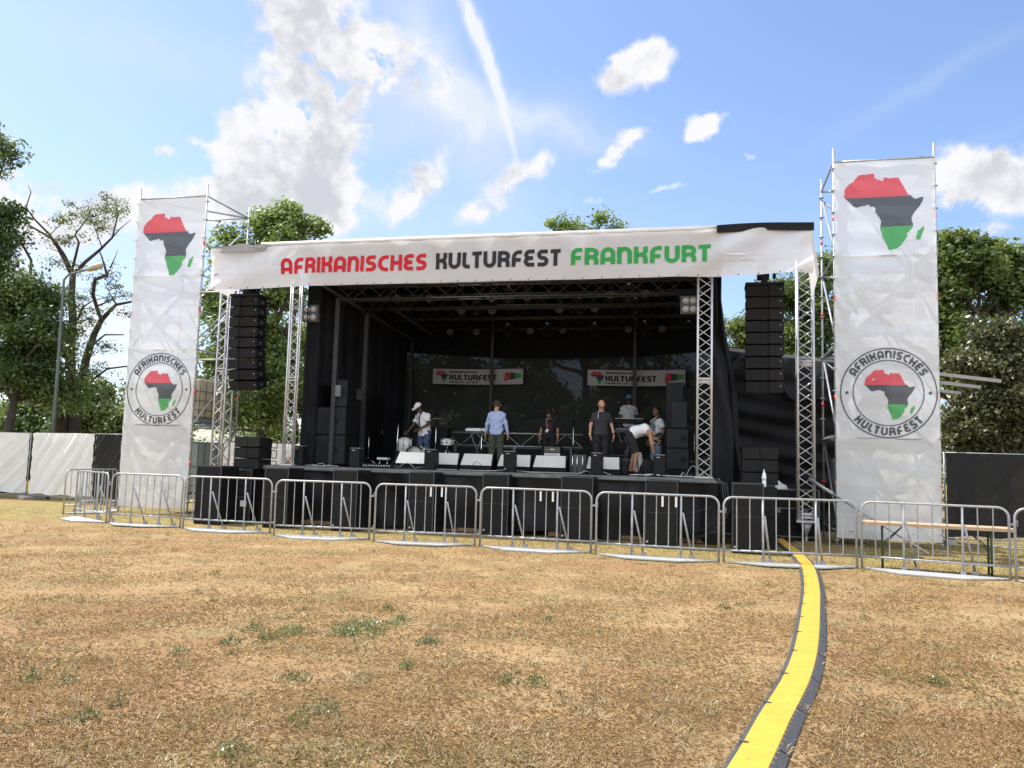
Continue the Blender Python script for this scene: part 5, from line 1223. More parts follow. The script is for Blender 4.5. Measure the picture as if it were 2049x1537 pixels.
        d = d+.005*np.sin(P[..., 2]*34+P[..., 0]*21+P[..., 1]*17)+.003*np.sin(P[..., 2]*70-P[..., 0]*40)
        return np.maximum(d, (P-J['pelvis']-axis*.07)@axis)
    sdf_obj('trousers', [(trf, lo-.05, hi+.05, .017, 0)], [trousers], t)
    for s in 'LR':
        def shf(P, s=s): 
            d = smin(rcone(P, J['an'+s]+V3(0, 0, -.035), J['to'+s]+V3(0, 0, .006), .050, .040), rcone(P, J['an'+s], J['an'+s]+V3(0, 0, -.03), .046, .05), .02); return np.maximum(d, -(P[..., 2]-min(J['an'+s][2], J['to'+s][2]+.05)+.088))
        c = J['an'+s]; sdf_obj('shoe', [(shf, c-V3(.2, .3, .12), c+V3(.2, .2, .1), .012, 0)], [shoes], t)
    if hair:
        def hf(P):
            q = hl(P); d = smin(ell(q, (0, .022, .032), np.array([.088, .100, .096])+hair[1]), ell(q, (0, .042, -.035), np.array([.074, .078, .080])+hair[1]*.4), .02); d = np.maximum(d, -(ell(q, (0, -.075, -.035), (.085, .075, .085)))); d = np.maximum(d, -(q[..., 2]+hair[2]+np.clip(q[..., 1], 0, .1)*.45)); return d+.006*np.sin(q[..., 0]*120)*np.sin(q[..., 2]*110+q[..., 1]*90)
        sdf_obj('hair', [(hf, H-.2, H+.24, .010, 0)], [hair[0]], t)
    if beard:
        def bf(P):
            q = hl(P); d = ell(q, (0, -.028, -.060), (.062, .069, .060)); d = np.maximum(d, q[..., 2]+.040+np.abs(q[..., 0])*-.25); return np.maximum(d, -(ell(q, (0, -.10, -.058), (.022, .03, .008))))
        sdf_obj('beard', [(bf, H-.17, H+.1, .008, 0)], [beard], t)
    if cap:
        def cf(P):
            q = hl(P); d = ell(q, (0, .012, .040), (.090, .108, .088)); d = np.maximum(d, -(q[..., 2]-.030)); br = ell(q, (0, -.125, .036), (.072, .075, .012)); return smin(d, br, .012)
        sdf_obj('cap', [(cf, H-.23, H+.23, .010, 0)], [cap], t)
    if glasses:
        gb = MB(); Rw = Matrix([[*Rm[0]], [*Rm[1]], [*Rm[2]]]); Hv = Vector(H)
        for s in (-1, 1):
            gb.path([Hv+Rw @ Vector((s*.034+.024*math.cos(a*.785), -.104, .004+.017*math.sin(a*.785))) for a in range(8)], .0055, 0, 5, closed=True)
            gb.tube(Hv+Rw @ Vector((s*.058, -.10, .006)), Hv+Rw @ Vector((s*.085, .0, .0)), .003, 0, 5)
        gb.tube(Hv+Rw @ Vector((-.01, -.106, .006)), Hv+Rw @ Vector((.01, -.106, .006)), .0035, 0, 5); gb.build('glasses', 'redglasses', t)
    return t, J
M['skin_dark'] = mat('dark_brown_skin', (.075, .038, .022), .5, 0, .08, 6); M['skin_light'] = mat('light_skin', (.52, .28, .19), .5, 0, .08, 6); M['skin_brown'] = mat('brown_skin', (.22, .115, .065), .5, 0, .08, 6); M['skin_olive'] = mat('olive_skin', (.36, .20, .12), .5, 0, .08, 6)
M['eye_dark'] = mat('eyes', (.02, .015, .012), .3); M['lip_dark'] = mat('lips', (.16, .06, .05), .5)
M['hair_dark'] = mat('dark_hair', (.012, .010, .009), .6, 0, .3, 30, .6, 90); M['hair_brown'] = mat('brown_hair', (.05, .03, .018), .6, 0, .3, 30, .6, 90); M['beard_grey'] = mat('grey_beard', (.34, .28, .24), .8, 0, .2, 60)
M['tee_white'] = mat('white_cotton', (.78, .78, .80), .9, 0, .04, 6, .5, 14); M['tee_grey'] = mat('grey_cotton', (.50, .51, .53), .9, 0, .05, 6, .5, 14); M['tee_black'] = mat('black_cotton', (.016, .016, .020), .9, 0, .2, 6, .5, 14)
M['polo'] = mat('charcoal_cotton', (.030, .032, .038), .9, 0, .2, 6, .5, 14); M['shirt_blue'] = mat('pale_blue_shirt_cloth', (.36, .45, .68), .9, 0, .05, 6, .6, 12)
M['jeans'] = mat('blue_denim', (.065, .095, .19), .9, 0, .2, 8, .4, 20); M['jeans_pale'] = mat('faded_denim', (.16, .24, .34), .9, 0, .2, 8, .4, 20); M['olive'] = mat('olive_trouser_cloth', (.055, .065, .045), .9, 0, .15, 8, .5, 14); M['black_cloth'] = mat('black_trouser_cloth', (.016, .016, .018), .9, 0, .2, 8, .5, 14)
M['wristband'] = mat('yellow_wristband', (.75, .62, .12), .5)
M['cap_white'] = mat('white_cap_cloth', (.80, .80, .84), .9, 0, .03); M['cap_blue'] = mat('blue_cap_cloth', (.08, .20, .34), .9, 0, .1); M['chest_print'] = mat('faded_red_print', (.10, .018, .02), .9, 0, .3, 20); M['chest_print2'] = mat('grey_blue_print', (.15, .20, .25), .9, 0, .4, 12)
def px_u(px, v): return SU(px, 900, v).x
def at(px, v, z=DECK): return S(px_u(px, v), v, z)
# 1 drummer with white cap, leaning to his right over the drums
p1, J = person('man in white cap and white tee leaning over the drum kit', at(848, 2.75), -YAW+R_(-18), dict(chest=(-.035, -.05, 1.31), waist=(-.01, -.01, 1.12), neck=(-.07, -.09, 1.48), head=(-.12, -.16, 1.60), look=(-.35, -.75, -.62), up=(-.1, -.6, .8), shL=(.125, -.05, 1.40), shR=(-.195, -.06, 1.37),
    elL=(.215, -.12, 1.16), wrL=(.05, -.27, 1.02), haL=(-.02, -.33, .98), elR=(-.24, -.17, 1.14), wrR=(-.30, -.33, .94), haR=(-.33, -.42, .90)), 'skin_dark', shirt='tee_white', trousers='jeans', cap='cap_white', shirt_len=.10, hair=('hair_dark', -.01, .02))
mb = MB(); mb.path([(.02, -.15, 1.50), (-.02, -.22, 1.38), (-.03, -.215, 1.2), (-.02, -.22, 1.12)], .014, 0, 6); mb.path([(-.14, -.17, 1.47), (-.10, -.235, 1.38), (-.06, -.23, 1.25)], .008, 0, 6); mb.build('camera_strap', 'black', p1)
mb = MB(); mb.box((-.02, -.24, 1.06), (.09, .06, .10), 0, None, .01); mb.build('pouch', 'black', p1)
# 2 blue shirt, seen from behind
p2, J = person('man in pale blue shirt and olive trousers seen from behind', at(992, 1.95), -YAW+R_(178), dict(head=(0, -.05, 1.635), look=(0, -.85, -.45), up=(0, -.3, .9), elL=(.245, .0, 1.15), elR=(-.245, .0, 1.15), wrL=(.285, -.03, .93), wrR=(-.285, -.03, .93), haL=(.30, -.05, .84), haR=(-.30, -.05, .84)),
    'skin_light', shirt='shirt_blue', trousers='olive', sleeve='long', shirt_len=.07, hair=('hair_brown', -.002, .055))
# 3 bearded man in black tee
p3, J = person('bearded dark haired man in black tee with red print, head bowed, behind the amplifier', at(1098, 3.4), -YAW, dict(neck=(0, -.02, 1.47), head=(0, -.08, 1.60), look=(.0, -.72, -.69), up=(0, -.7, .7)), 'skin_olive', shirt='tee_black', trousers='black_cloth', beard='hair_dark', hair=('hair_dark', .012, .03), shirt_len=.06, scale=.95)
mb = MB(); mb.grid(lambda a, b: Vector(((a-.5)*.16, -.137-.012*math.cos((a-.5)*5), 1.17+b*.18)), 6, 6); mb.build('chest_print', 'chest_print', p3)
mb = MB(); mb.box((-.03, -.158, 1.13), (.07, .006, .09), 0, Matrix.Rotation(.7, 3, 'Y')); mb.path([(-.03, -.16, 1.18), (-.05, -.15, 1.40), (-.06, -.05, 1.5)], .004, 0, 4); mb.build('badge', 'label', p3)
# 4 bald man
p4, J = person('bald man with red glasses and grey beard in charcoal polo shirt', at(1202, 1.6), -YAW+R_(10), dict(neck=(0, -.0, 1.49), head=(.0, -.05, 1.64), look=(.15, -.80, -.58), up=(0, -.5, .85), elR=(-.25, -.01, 1.15), wrR=(-.265, -.07, .92), haR=(-.25, -.11, .83), elL=(.25, -.0, 1.15), wrL=(.30, -.07, .93), haL=(.30, -.10, .84)), 'skin_light', shirt='polo', trousers='black_cloth', glasses=True, beard='beard_grey', bald=True, shirt_len=.04)
mb = MB(); mb.path([(-.07, -.09, 1.49), (-.08, -.155, 1.38), (-.082, -.16, 1.30)], .006, 0, 5); mb.build('lanyard', 'label', p4)
mb = MB(); mb.lathe([(.032, -.012), (.033, .012)], 0, 12, Matrix.Translation((-.265, -.063, .945))); mb.build('wristband', 'wristband', p4)
mb = MB(); mb.lathe([(.032, -.014), (.033, .014)], 0, 12, Matrix.Translation((.297, -.063, .955))); mb.build('watch', 'black', p4)
# 5 grey tee on the riser
p5, J = person('man in grey tee and blue cap standing behind the keyboard', at(1257, 5.0, DECK+.41), -YAW+R_(15), dict(head=(0, -.02, 1.65), look=(-.45, -.85, -.15)), 'skin_dark', shirt='tee_grey', trousers='black_cloth', cap='cap_blue', hair=('hair_dark', -.01, .0), shirt_len=.1)
# 6 bending man, tank top, facing right (+x), reaching to the floor
bx = dict(pelvis=(-.30, 0, .93), waist=(-.20, 0, 1.03), chest=(.02, 0, 1.06), neck=(.20, 0, .99), head=(.33, .0, .86), look=(.35, 0, -.95), up=(.9, 0, .35), shL=(.14, -.19, 1.0), shR=(.14, .19, 1.0),
    elL=(.20, -.22, .72), elR=(.14, .22, .72), wrL=(.26, -.16, .47), wrR=(.24, .16, .48), haL=(.30, -.14, .38), haR=(.28, .12, .39), hiL=(-.30, -.09, .90), hiR=(-.30, .09, .90), knL=(-.16, -.11, .49), knR=(-.22, .10, .49), anL=(-.20, -.13, .09), anR=(-.32, .12, .09), toL=(-.04, -.14, .035), toR=(-.16, .13, .035))
p6, J = person('man in white tank top and black shorts bending down over a bag', at(1288, 1.15), -YAW, bx, 'skin_olive', shirt='tee_white', trousers='black_cloth', tank=True, tr_len=.92, hair=('hair_dark', .004, .03), shirt_len=-.02, beard='hair_dark')
mb = MB(); mb.lathe([(.030, -.012), (.031, .012)], 0, 12, Matrix.Translation((.255, -.165, .495))); mb.build('watch', 'black', p6)
# 7 right, white tee with bag strap, profile facing left
p7, J = person('young man in white tee with a shoulder strap and pale jeans, facing left', at(1314, 3.4), -YAW-R_(48), dict(head=(0, -.03, 1.655), look=(0, -1, -.1)), 'skin_brown', shirt='tee_white', trousers='jeans_pale', hair=('hair_dark', -.006, -.01), shirt_len=.16, scale=.98)
mb = MB(); mb.path([(.12, -.05, 1.50), (.0, -.165, 1.38), (-.14, -.15, 1.22), (-.19, -.02, 1.12)], .014, 0, 6); mb.build('shoulder_strap', 'black', p7)
mb = MB(); mb.grid(lambda a, b: Vector(((a-.4)*.18, -.165, 1.14+b*.2)), 4, 4); mb.build('chest_print', 'chest_print2', p7)
# ------------------------------------------------------------------ crowd barriers
BW = 2.05
def make_barrier(label):
    t = thing('crowd_barrier', label, 'barrier', (0, 0, 0), 0, 'crowd barriers in a curve before the stage')
    H = 1.11; r = .15
    pts = [(0, 0, .0), (0, 0, H-r)]+[(r-r*math.cos(a), 0, H-r+r*math.sin(a)) for a in [R_(x) for x in (15, 30, 45, 60, 75, 90)]]
    pts += [(BW-p[0], 0, p[2]) for p in reversed(pts)]
    mb = MB(); mb.path(pts, .0195, 0, 10); mb.tube((0, 0, .21), (BW, 0, .21), .0175, 0, 8); mb.build('frame', 'galv', t)
    xs = [BW*k/10.0+(0) for k in range(1, 10)]
    for k, x in enumerate(xs):
        if k in (2, 6):
            mb = MB(); mb.tube((x, 0, .03), (x, 0, H-.01), .0185, 0, 8); mb.box((x, .01, .05), (.07, .05, .07)); mb.build('upright', 'galv', t)
            mb = MB(); mb.tube((x+.03, .02, .80), (x+.16, .30, .03), .018, 0, 6); mb.box((x+.16, .30, .04), (.09, .06, .06)); mb.build('brace', 'galv', t)
        else:
            mb = MB(); mb.tube((x, 0, .21), (x, 0, H-.01), .0095, 0, 7, caps=False); mb.build('bar', 'galv', t)
    # foot plate (tapered tread plate lying towards the public)
    pl = [(-.02, .02), (BW, .02), (BW-.02, -.04), (BW*.70, -.52), (BW*.30, -.52)]
    mb = MB(); mb.prism(pl, .012, .034, 0, 'z'); o = mb.build('foot_plate', 'galv_plate', t); fix_normals(o)
    for z in (.22, .86):
        mb = MB(); mb.box((BW+.045, 0, z), (.07, .018, .035)); mb.path([(BW+.03, 0, z), (BW+.075, 0, z), (BW+.075, 0, z+.06), (BW+.11, 0, z+.06), (BW+.11, 0, z-.03)], .008, 0, 6); mb.build('hook', 'galv', t)
    return t
bar0 = make_barrier('x')
fp = [((134, 1032), (212, 1047), 'steel crowd barrier second from left, in front of the black fence panel'), ((218, 1048), (360, 1056), 'steel crowd barrier in front of the left tall banner'),
      ((366, 1058), (540, 1067), 'steel crowd barrier in front of the subwoofer left of the stage'), ((548, 1072), (738, 1080), 'steel crowd barrier before the left end of the stage, below the left truss post'),
      ((748, 1084), (950, 1092), 'steel crowd barrier below the drummer with two pale tags on its top rail'), ((960, 1094), (1182, 1107), 'steel crowd barrier below the bearded man, centre of the row, with two pale tags'),
      ((1192, 1110), (1438, 1125), 'steel crowd barrier before the right end of the stage with two pale tags'), ((1448, 1126), (1715, 1137), 'steel crowd barrier standing over the yellow cable ramp'),
      ((1725, 1138), (2022, 1162), 'steel crowd barrier in front of the wooden table and right tall banner'), ((2034, 1164), (2330, 1190), 'steel crowd barrier cut off by the right edge of the picture')]
first = True; ramp_barrier = None
for k, (a, b, lab) in enumerate(fp):
    A = G(*a); B = G(*b)
    if k == 0: A = B+(A-B).normalized()*2.0
    if k == 9: B = A+(B-A).normalized()*2.05
    d = B-A; rz = math.atan2(d.y, d.x); sc = d.length/BW
    if first: t = bar0; t.location = A; t.rotation_euler = (0, 0, rz); t['label'] = lab; first = False
    else: t = dup(bar0, A, rz, lab)
    t.scale = (sc, 1, 1); t.rotation_euler = (R_([.6, -.9, .4, 1.1, -.5, .8, -.3, -1.2, .7, .2][k]), 0, rz)
    if k in (1, 4, 5, 6):
        for x in (.55, .66):
            mb = MB(); mb.box((x*BW, -.012, .99), (.035, .008, .18)); mb.build('tag', 'label', t)
A = G(134, 1030); t = dup(bar0, A+Vector((-.15, .1, 0)), math.atan2(1.9, .35), 'steel crowd barrier leading back along the left side towards the white fence')
# ------------------------------------------------------------------ cable ramp
# the middle line through measured points
px_ctr = [(1545, 1073), (1556, 1080), (1568, 1090), (1588, 1106), (1601, 1119), (1614, 1135), (1621, 1155), (1625, 1190), (1622, 1233), (1618, 1275), (1610, 1320), (1591, 1375), (1552, 1446), (1530, 1490), (1506, 1537), (1470, 1600), (1425, 1680), (1370, 1770)]
cp = [G(*p) for p in px_ctr]
def crs(P, n):
    out_ = []
    for i in range(len(P)-1):
        p0 = P[max(0, i-1)]; p1 = P[i]; p2 = P[i+1]; p3 = P[min(len(P)-1, i+2)]
        for j in range(n):
            t_ = j/n; out_.append(.5*((2*p1)+(p2-p0)*t_+(2*p0-5*p1+4*p2-p3)*t_*t_+(3*p1-p0-3*p2+p3)*t_**3))
    out_.append(P[-1]); return out_
cl = crs(cp, 30); Ls = [0]
for a, b in zip(cl, cl[1:]): Ls.append(Ls[-1]+(b-a).length)
def along(s):
    s = max(0, min(Ls[-1]-1e-4, s)); i = max(0, np.searchsorted(Ls, s)-1); f = (s-Ls[i])/(Ls[i+1]-Ls[i]+1e-9); i = int(i)
    p = cl[i].lerp(cl[i+1], f); d = (cl[min(i+2, len(cl)-1)]-cl[max(0, i-1)]).normalized(); return p, Vector((d.y, -d.x, 0)).normalized()*-1, d
t = thing('cable_ramp', 'long curving cable ramp with yellow lid and grey black rubber flanks', 'cable ramp', (0, 0, 0))
SEG = .90; ns = int(Ls[-1]/SEG)
for k in range(ns):
    s0 = k*SEG+.012; s1 = (k+1)*SEG-.004
    rb = MB(); prof = [(-.142, .004), (-.138, .014), (-.100, .044), (-.088, .042), (.088, .042), (.100, .044), (.160, .014), (.165, .004)]
    n = 40; vs = []
    for i in range(n+1):
        p, sdv, d = along(s0+(s1-s0)*i/n); rid = .004 if (i % 2) else 0
        for j, (x, z) in enumerate(prof):
            zz = z+(rid if j in (1, 2, 5, 6) else 0); vs.append(p+sdv*x+Vector((0, 0, zz)))
    m_ = len(prof); fs = [(i*m_+j, i*m_+j+1, (i+1)*m_+j+1, (i+1)*m_+j) for i in range(n) for j in range(m_-1)]
    rb.add(vs, fs); 
    for sd2, off in ((-1, 0), (1, n*m_)):
        pass
    o = rb.build('rubber_base', 'rubber', t)
    lid = MB(); vs = []; n = 18; pr = [(-.097, .043), (-.094, .050), (-.05, .051), (0, .0505), (.05, .051), (.094, .050), (.097, .043)]
    for i in range(n+1):
        p, sdv, d = along(s0-.012+(s1-s0+.0155)*i/n)
        for j, (x, z) in enumerate(pr): vs.append(p+sdv*(x)+Vector((0, 0, z)))
    m_ = len(pr); lid.add(vs, [(i*m_+j, i*m_+j+1, (i+1)*m_+j+1, (i+1)*m_+j) for i in range(n) for j in range(m_-1)])
    # grip teeth and connector notch
    for i in range(9):
        p, sdv, d = along(s0+.06+i*.092); c = p-sdv*.0+sdv*.0
        lid.add([p+sdv*(.095)+Vector((0, 0, .0495))-d*.004, p+sdv*(.114)+Vector((0, 0, .043))-d*.003, p+sdv*(.114)+Vector((0, 0, .043))+d*.003, p+sdv*(.095)+Vector((0, 0, .0495))+d*.004], [(0, 1, 2, 3)])
    lid.build('lid', 'yellow', t)
    p, sdv, d = along(s1+.004); nb = MB(); nb.prism([(-.03, -.012), (.0, -.014), (.022, -.006), (.022, .006), (0, .014), (-.03, .012)], 0, .008, 0, 'z', Matrix.Translation(p-sdv*.085+Vector((0, 0, .0475))) @ Matrix(((sdv.x, d.x, 0, 0), (sdv.y, d.y, 0, 0), (0, 0, 1, 0), (0, 0, 0, 1)))); nb.build('connector', 'rubber', t)
# ------------------------------------------------------------------ table (long narrow plank table)
tl = G(1768, 1139); tr = G(1996, 1155)
d = (tr-tl); d.z = 0; rz = math.atan2(d.y, d.x); ln = d.length
tt = thing('folding_table', 'long wooden plank table on dark green folding legs behind the barriers at right', 'table', ((tl.x+tr.x)/2, (tl.y+tr.y)/2+.12, 0), rz)
mb = MB(); mb.box((0, 0, .765), (2.20, .5, .028), 0, None, .006); mb.box((0, -.235, .75), (2.2, .022, .055)); mb.build('table_top', 'wood', tt)
for s in (-1, 1):
    x = s*.79
    for y in (-.2, .2):
        mb = MB(); mb.tube((x, y, .02), (x, y, .74), .017, 0, 8); mb.box((x, y, .010), (.05, .05, .02)); mb.build('leg', 'green_m', tt)
    mb = MB(); mb.tube((x, -.2, .14), (x, .2, .14), .012); mb.tube((x, -.2, .72), (x, .2, .72), .012); mb.tube((x, 0, .42), (x-s*.34, 0, .74), .010); mb.tube((x, .06, .36), (x-s*.34, .06, .74), .008); mb.build('cross_brace', 'green_m', tt)
mb = MB()
for k, x in enumerate((-.7, .1, .75)): mb.box((x, 0, .738), (.10, .46, .024))
mb.build('batten', 'wood2', tt)
# ------------------------------------------------------------------ site fences
def fence_panel(label, A, B, h, m, grp, seed=0, foot=True):
    d = B-A; ln = d.length; rz = math.atan2(d.y, d.x); t = thing('fence_panel', label, 'fence', (A.x, A.y, 0), rz, grp); r = random.Random(seed); ph = [r.uniform(0, 6) for _ in range(8)]
    mb = MB(); mb.tube((0, 0, .05), (0, 0, h), .02); mb.tube((ln, 0, .05), (ln, 0, h), .02); mb.tube((0, 0, h-.02), (ln, 0, h-.02), .017); mb.tube((0, 0, .14), (ln, 0, .14), .017); mb.build('frame', 'galv', t)
    mb = MB()
    for k in range(1, 18): mb.tube((ln*k/18, .0, .14), (ln*k/18, .0, h), .0035, 0, 4, caps=False)
    for z in (.5, .9, 1.3, 1.7): mb.tube((0, .0, z), (ln, .0, z), .0035, 0, 4, caps=False)
    mb.build('mesh', 'galv', t)
    mb = MB()
    def sf(a, b):
        x = a*ln; z = .2+b*(h-.22); e = math.sin(math.pi*a); dg = x*1.0-z*.9
        return Vector((x, -.085-.03*e*math.sin(dg*4+ph[0])-.018*math.sin(dg*11+ph[1])*e-.012*math.sin(dg*23+ph[2])-.02*abs(math.sin(dg*6+ph[3]))**6, z+.02*math.sin(x*6+ph[4])*(1-b)))
    mb.grid(sf, 70, 22); mb.build('sheet', m, t)
    if foot:
        for x in (0, ln): mb = MB(); mb.box((x, 0, .06), (.22, .68, .12), 0, None, .02); mb.build('concrete_foot', 'concrete', t)
    return t
fg = 'fence panels covered with sheeting'
q0 = G(-190, 992); q1 = G(52, 998); q2 = G(62, 1000); q3 = G(184, 1008); q4 = G(188, 1009); q5 = G(243, 1013)
fence_panel('white sheeted fence panel at the left edge', q0, q1, 2.12, 'fence_white', fg, 1)
fence_panel('creased white sheeted fence panel between the lamp post and the black panel', q2, q3, 2.12, 'fence_white', fg, 2)
fence_panel('black sheeted fence panel left of the left tall banner', q4, q5, 2.12, 'fence_black', fg, 3)
fence_panel('white fence panel seen low between the left speaker pile and the truss post', S(-3.2, 6.5), S(-.5, 5.9), 2.0, 'fence_white', fg, 4, False)
fence_panel('white fence panel far behind the left lattice tower', S(-6.4, 7.1), S(-3.3, 6.55), 2.0, 'fence_white', fg, 8, False)
r0 = G(1893, 1090); r1 = G(2070, 1096); r2 = r1+(r1-r0)*1.2
fence_panel('black sheeted fence panel right of the right tall banner', r0, r0+(r1-r0).normalized()*3.0, 2.12, 'fence_black', fg, 5)
fence_panel('black sheeted fence panel cut off by the right edge', r0+(r1-r0).normalized()*3.05, r0+(r1-r0).normalized()*6.0, 2.12, 'fence_black', fg, 6)
mb = MB(); a = G(1899, 1090); b = G(2080, 1107); mb.tube((a.x, a.y, .05), (b.x, b.y, .05), .02); o = mb.build('ground_pole', 'galv'); tag(o, 'thin steel pole lying on the grass before the right black fence', 'pole')
# pink striped awning seen small between tower and speaker pile
t = sthing('awning', 'small striped pink awning between the left lattice tower and the speaker pile', 'awning', -2.6, 5.2, 0, 0)
mb = MB(); mb.grid(lambda a, b: Vector((-.55+a*1.2, b*1.4, 1.35+.75*a-.0*b+.05*math.sin(a*9))), 8, 4); mb.build('canvas', 'red_blue', t)
mb = MB(); mb.box((0, .3, .95), (1.1, .05, .5)); mb.build('front_panel', 'blue', t)
for s in (-.5, .6): mb = MB(); mb.tube((s, .2, 0), (s, .2, 1.5 if s < 0 else 2.0), .02); mb.build('leg', 'galv', t)
# ------------------------------------------------------------------ backstage canopy on the right
t = sthing('backstage_canopy', 'black tarpaulin shelter with pale sloping roof beams right of the stage', 'shelter', 0, 0)
bv = 4.6
def beam(p0, p1, v, nm):
    a = SU(*p0, v); b = SU(*p1, v); mb = MB(); dx = (b-a); L_ = dx.length; ang = math.atan2(-(b.z-a.z), b.x-a.x)
    mb.box((a+b)/2, (L_, .07, .085), 0, Matrix.Rotation(ang, 3, 'Y')); mb.build(nm, 'beam_grey', t); return a, b
a1, b1 = beam((1456, 699), (2003, 763), bv, 'roof_beam')
sl = (b1.z-a1.z)/(b1.x-a1.x)
for k, dv in ((1, 1.6), (2, 3.4)):
    mb = MB(); ang = math.atan2(-(b1.z-a1.z), b1.x-a1.x); L_ = (b1-a1).length; c = (a1+b1)/2+Vector((0, dv, 0)); mb.box(c, (L_, .07, .085), 0, Matrix.Rotation(ang, 3, 'Y')); mb.build('roof_beam', 'beam_grey', t)
tw = SU(1668, 724, bv).x+.25
mb = MB()
def tarpf(a, b):
    u = a1.x+.02+a*(tw-a1.x); zt = a1.z+sl*(u-a1.x)-.05; z = zt*(b)+.05; w = .05*math.sin(z*5.2+math.sin(u*1.3)*1.5)+.03*math.sin(z*13+u*2.5)+.02*math.sin(u*6-z*3)
    if b > .78: w += .12*math.sin(u*5+z*4)*(b-.78)*4
    return Vector((u, bv+.12+w*.8, z))
mb.grid(tarpf, 70, 110); mb.build('front_tarpaulin', 'shiny', t)
mb = MB(); mb.grid(lambda a, b: Vector((a1.x+a*(tw-a1.x), bv+.05+b*4.4, a1.z+sl*(a*(tw-a1.x))+.075+.02*math.sin(a*20))), 20, 8); mb.build('roof_tarpaulin', 'shiny', t)
mb = MB()
def flapf(a, b):
    u = a1.x+a*(tw-a1.x); zt = a1.z+sl*(u-a1.x)-.06; dr = .75+.35*math.sin(u*2.1+1)+.1*math.sin(u*7); return Vector((u+.06*math.sin(b*7+u*3), bv-.10-.14*abs(math.sin(u*3.3+b*3))-.12*b, zt-b*dr))
mb.grid(flapf, 60, 14); mb.build('loose_flap', 'shiny', t)
for u_ in (tw-.1, 11.4): mb = MB(); mb.tube((u_, bv+.35, 0), (u_, bv+.35, a1.z+sl*(u_-a1.x)-.06), .03); mb.build('post', 'alu_dark', t)
# ------------------------------------------------------------------ lamp post
lb = AT(106, 862, 27.0); t = thing('street_lamp', 'grey street lamp with pale cobra head in front of the bare branched tree', 'street lamp', (lb.x, lb.y, 0))
top = AT(128, 560, 27.0)-Vector((lb.x, lb.y, 0)); e1 = AT(138, 549, 27.0)-Vector((lb.x, lb.y, 0)); e2 = AT(178, 539, 27.0)-Vector((lb.x, lb.y, 0)); e3 = AT(202, 531, 27.0)-Vector((lb.x, lb.y, 0))
mb = MB(); mb.path([(0, 0, 0), (0, 0, 4), (top.x*.9, 0, top.z-.4), top, e1, e2], [.065, .055, .042, .038, .034, .032], 0, 12); mb.build('post', 'lampgrey', t)
dd = (e3-e2).normalized(); Q = Matrix.Translation((e2+e3)/2) @ dd.to_track_quat('X', 'Z').to_matrix().to_4x4()
mb = MB(); mb.lathe([(.04, -.30), (.10, -.22), (.14, 0), (.12, .2), (.03, .28)], 0, 14, Q @ Matrix.Rotation(math.pi/2, 4, 'Y') @ Matrix.Diagonal((.75, 1, 1, 1))); mb.build('lamp_head', 'lamphead', t)
# ------------------------------------------------------------------ trees
LEAF = dict(dark=leaf_mat('dark_leaves', (0.034, 0.061, 0.022), (0.183, 0.244, 0.079), (0.085, 0.134, 0.041), .35), mid=leaf_mat('mid_green_leaves', (0.040, 0.068, 0.022), (0.240, 0.290, 0.095), (0.115, 0.165, 0.048), .38),
            light=leaf_mat('light_green_leaves', (.055, .10, .028), (.29, .37, .11), (.16, .225, .06), .38, (1.4, 1.4, .8)), dry=leaf_mat('olive_brown_leaves', (.040, .046, .020), (.20, .215, .10), (.10, .11, .048), .26, (1.4, 1.35, .8)),
            sparse=leaf_mat('grey_green_leaves', (0.055, 0.079, 0.030), (0.195, 0.244, 0.085), (0.110, 0.146, 0.049), .3))
def leaves(centres, radii, nper, size, seed, flat=.7, asp=.55):
    r = np.random.default_rng(seed); C_ = np.repeat(np.asarray(centres), nper, 0); Rr = np.repeat(np.asarray(radii), nper, 0); n = len(C_)
    d = r.normal(size=(n, 3)); d /= np.linalg.norm(d, axis=1)[:, None]; rad = r.uniform(0, 1, n)**.45
    p = C_+d*rad[:, None]*Rr*np.array([1, 1, flat])
    nr = r.normal(size=(n, 3))*.7+np.array([0, 0, .8])+d*.5; nr /= np.linalg.norm(nr, axis=1)[:, None]
    a = np.cross(nr, r.normal(size=(n, 3))); a /= np.linalg.norm(a, axis=1)[:, None]; b = np.cross(nr, a)
    s = (size*r.uniform(.6, 1.35, n))[:, None]
    v = np.stack([p-a*s*.5, p+b*s*asp*.5-nr*s*.1, p+a*s*.5, p-b*s*asp*.5-nr*s*.1], 1).reshape(-1, 3); i = np.arange(n)*4
    cl_t = np.repeat(r.normal(0, .16, len(centres)), nper); tint = np.clip(.5+cl_t+r.normal(0, .14, n)+d[:, 2]*.04, 0, 1)
    return v, np.stack([i, i+1, i+2, i+3], 1), tint
def branch(mb, p0, p1, r0, r1, rnd, wob=.08, n=5, m=0):
    p0 = Vector(p0); p1 = Vector(p1); L_ = (p1-p0).length; pts = []
    for i in range(n+1):
        f = i/n; w = wob*L_*math.sin(f*math.pi); pts.append(p0.lerp(p1, f)+Vector((rnd.uniform(-w, w), rnd.uniform(-w, w), rnd.uniform(-w, w)*.5)))
    mb.path(pts, [r0+(r1-r0)*i/n for i in range(n+1)], m, 7); return pts
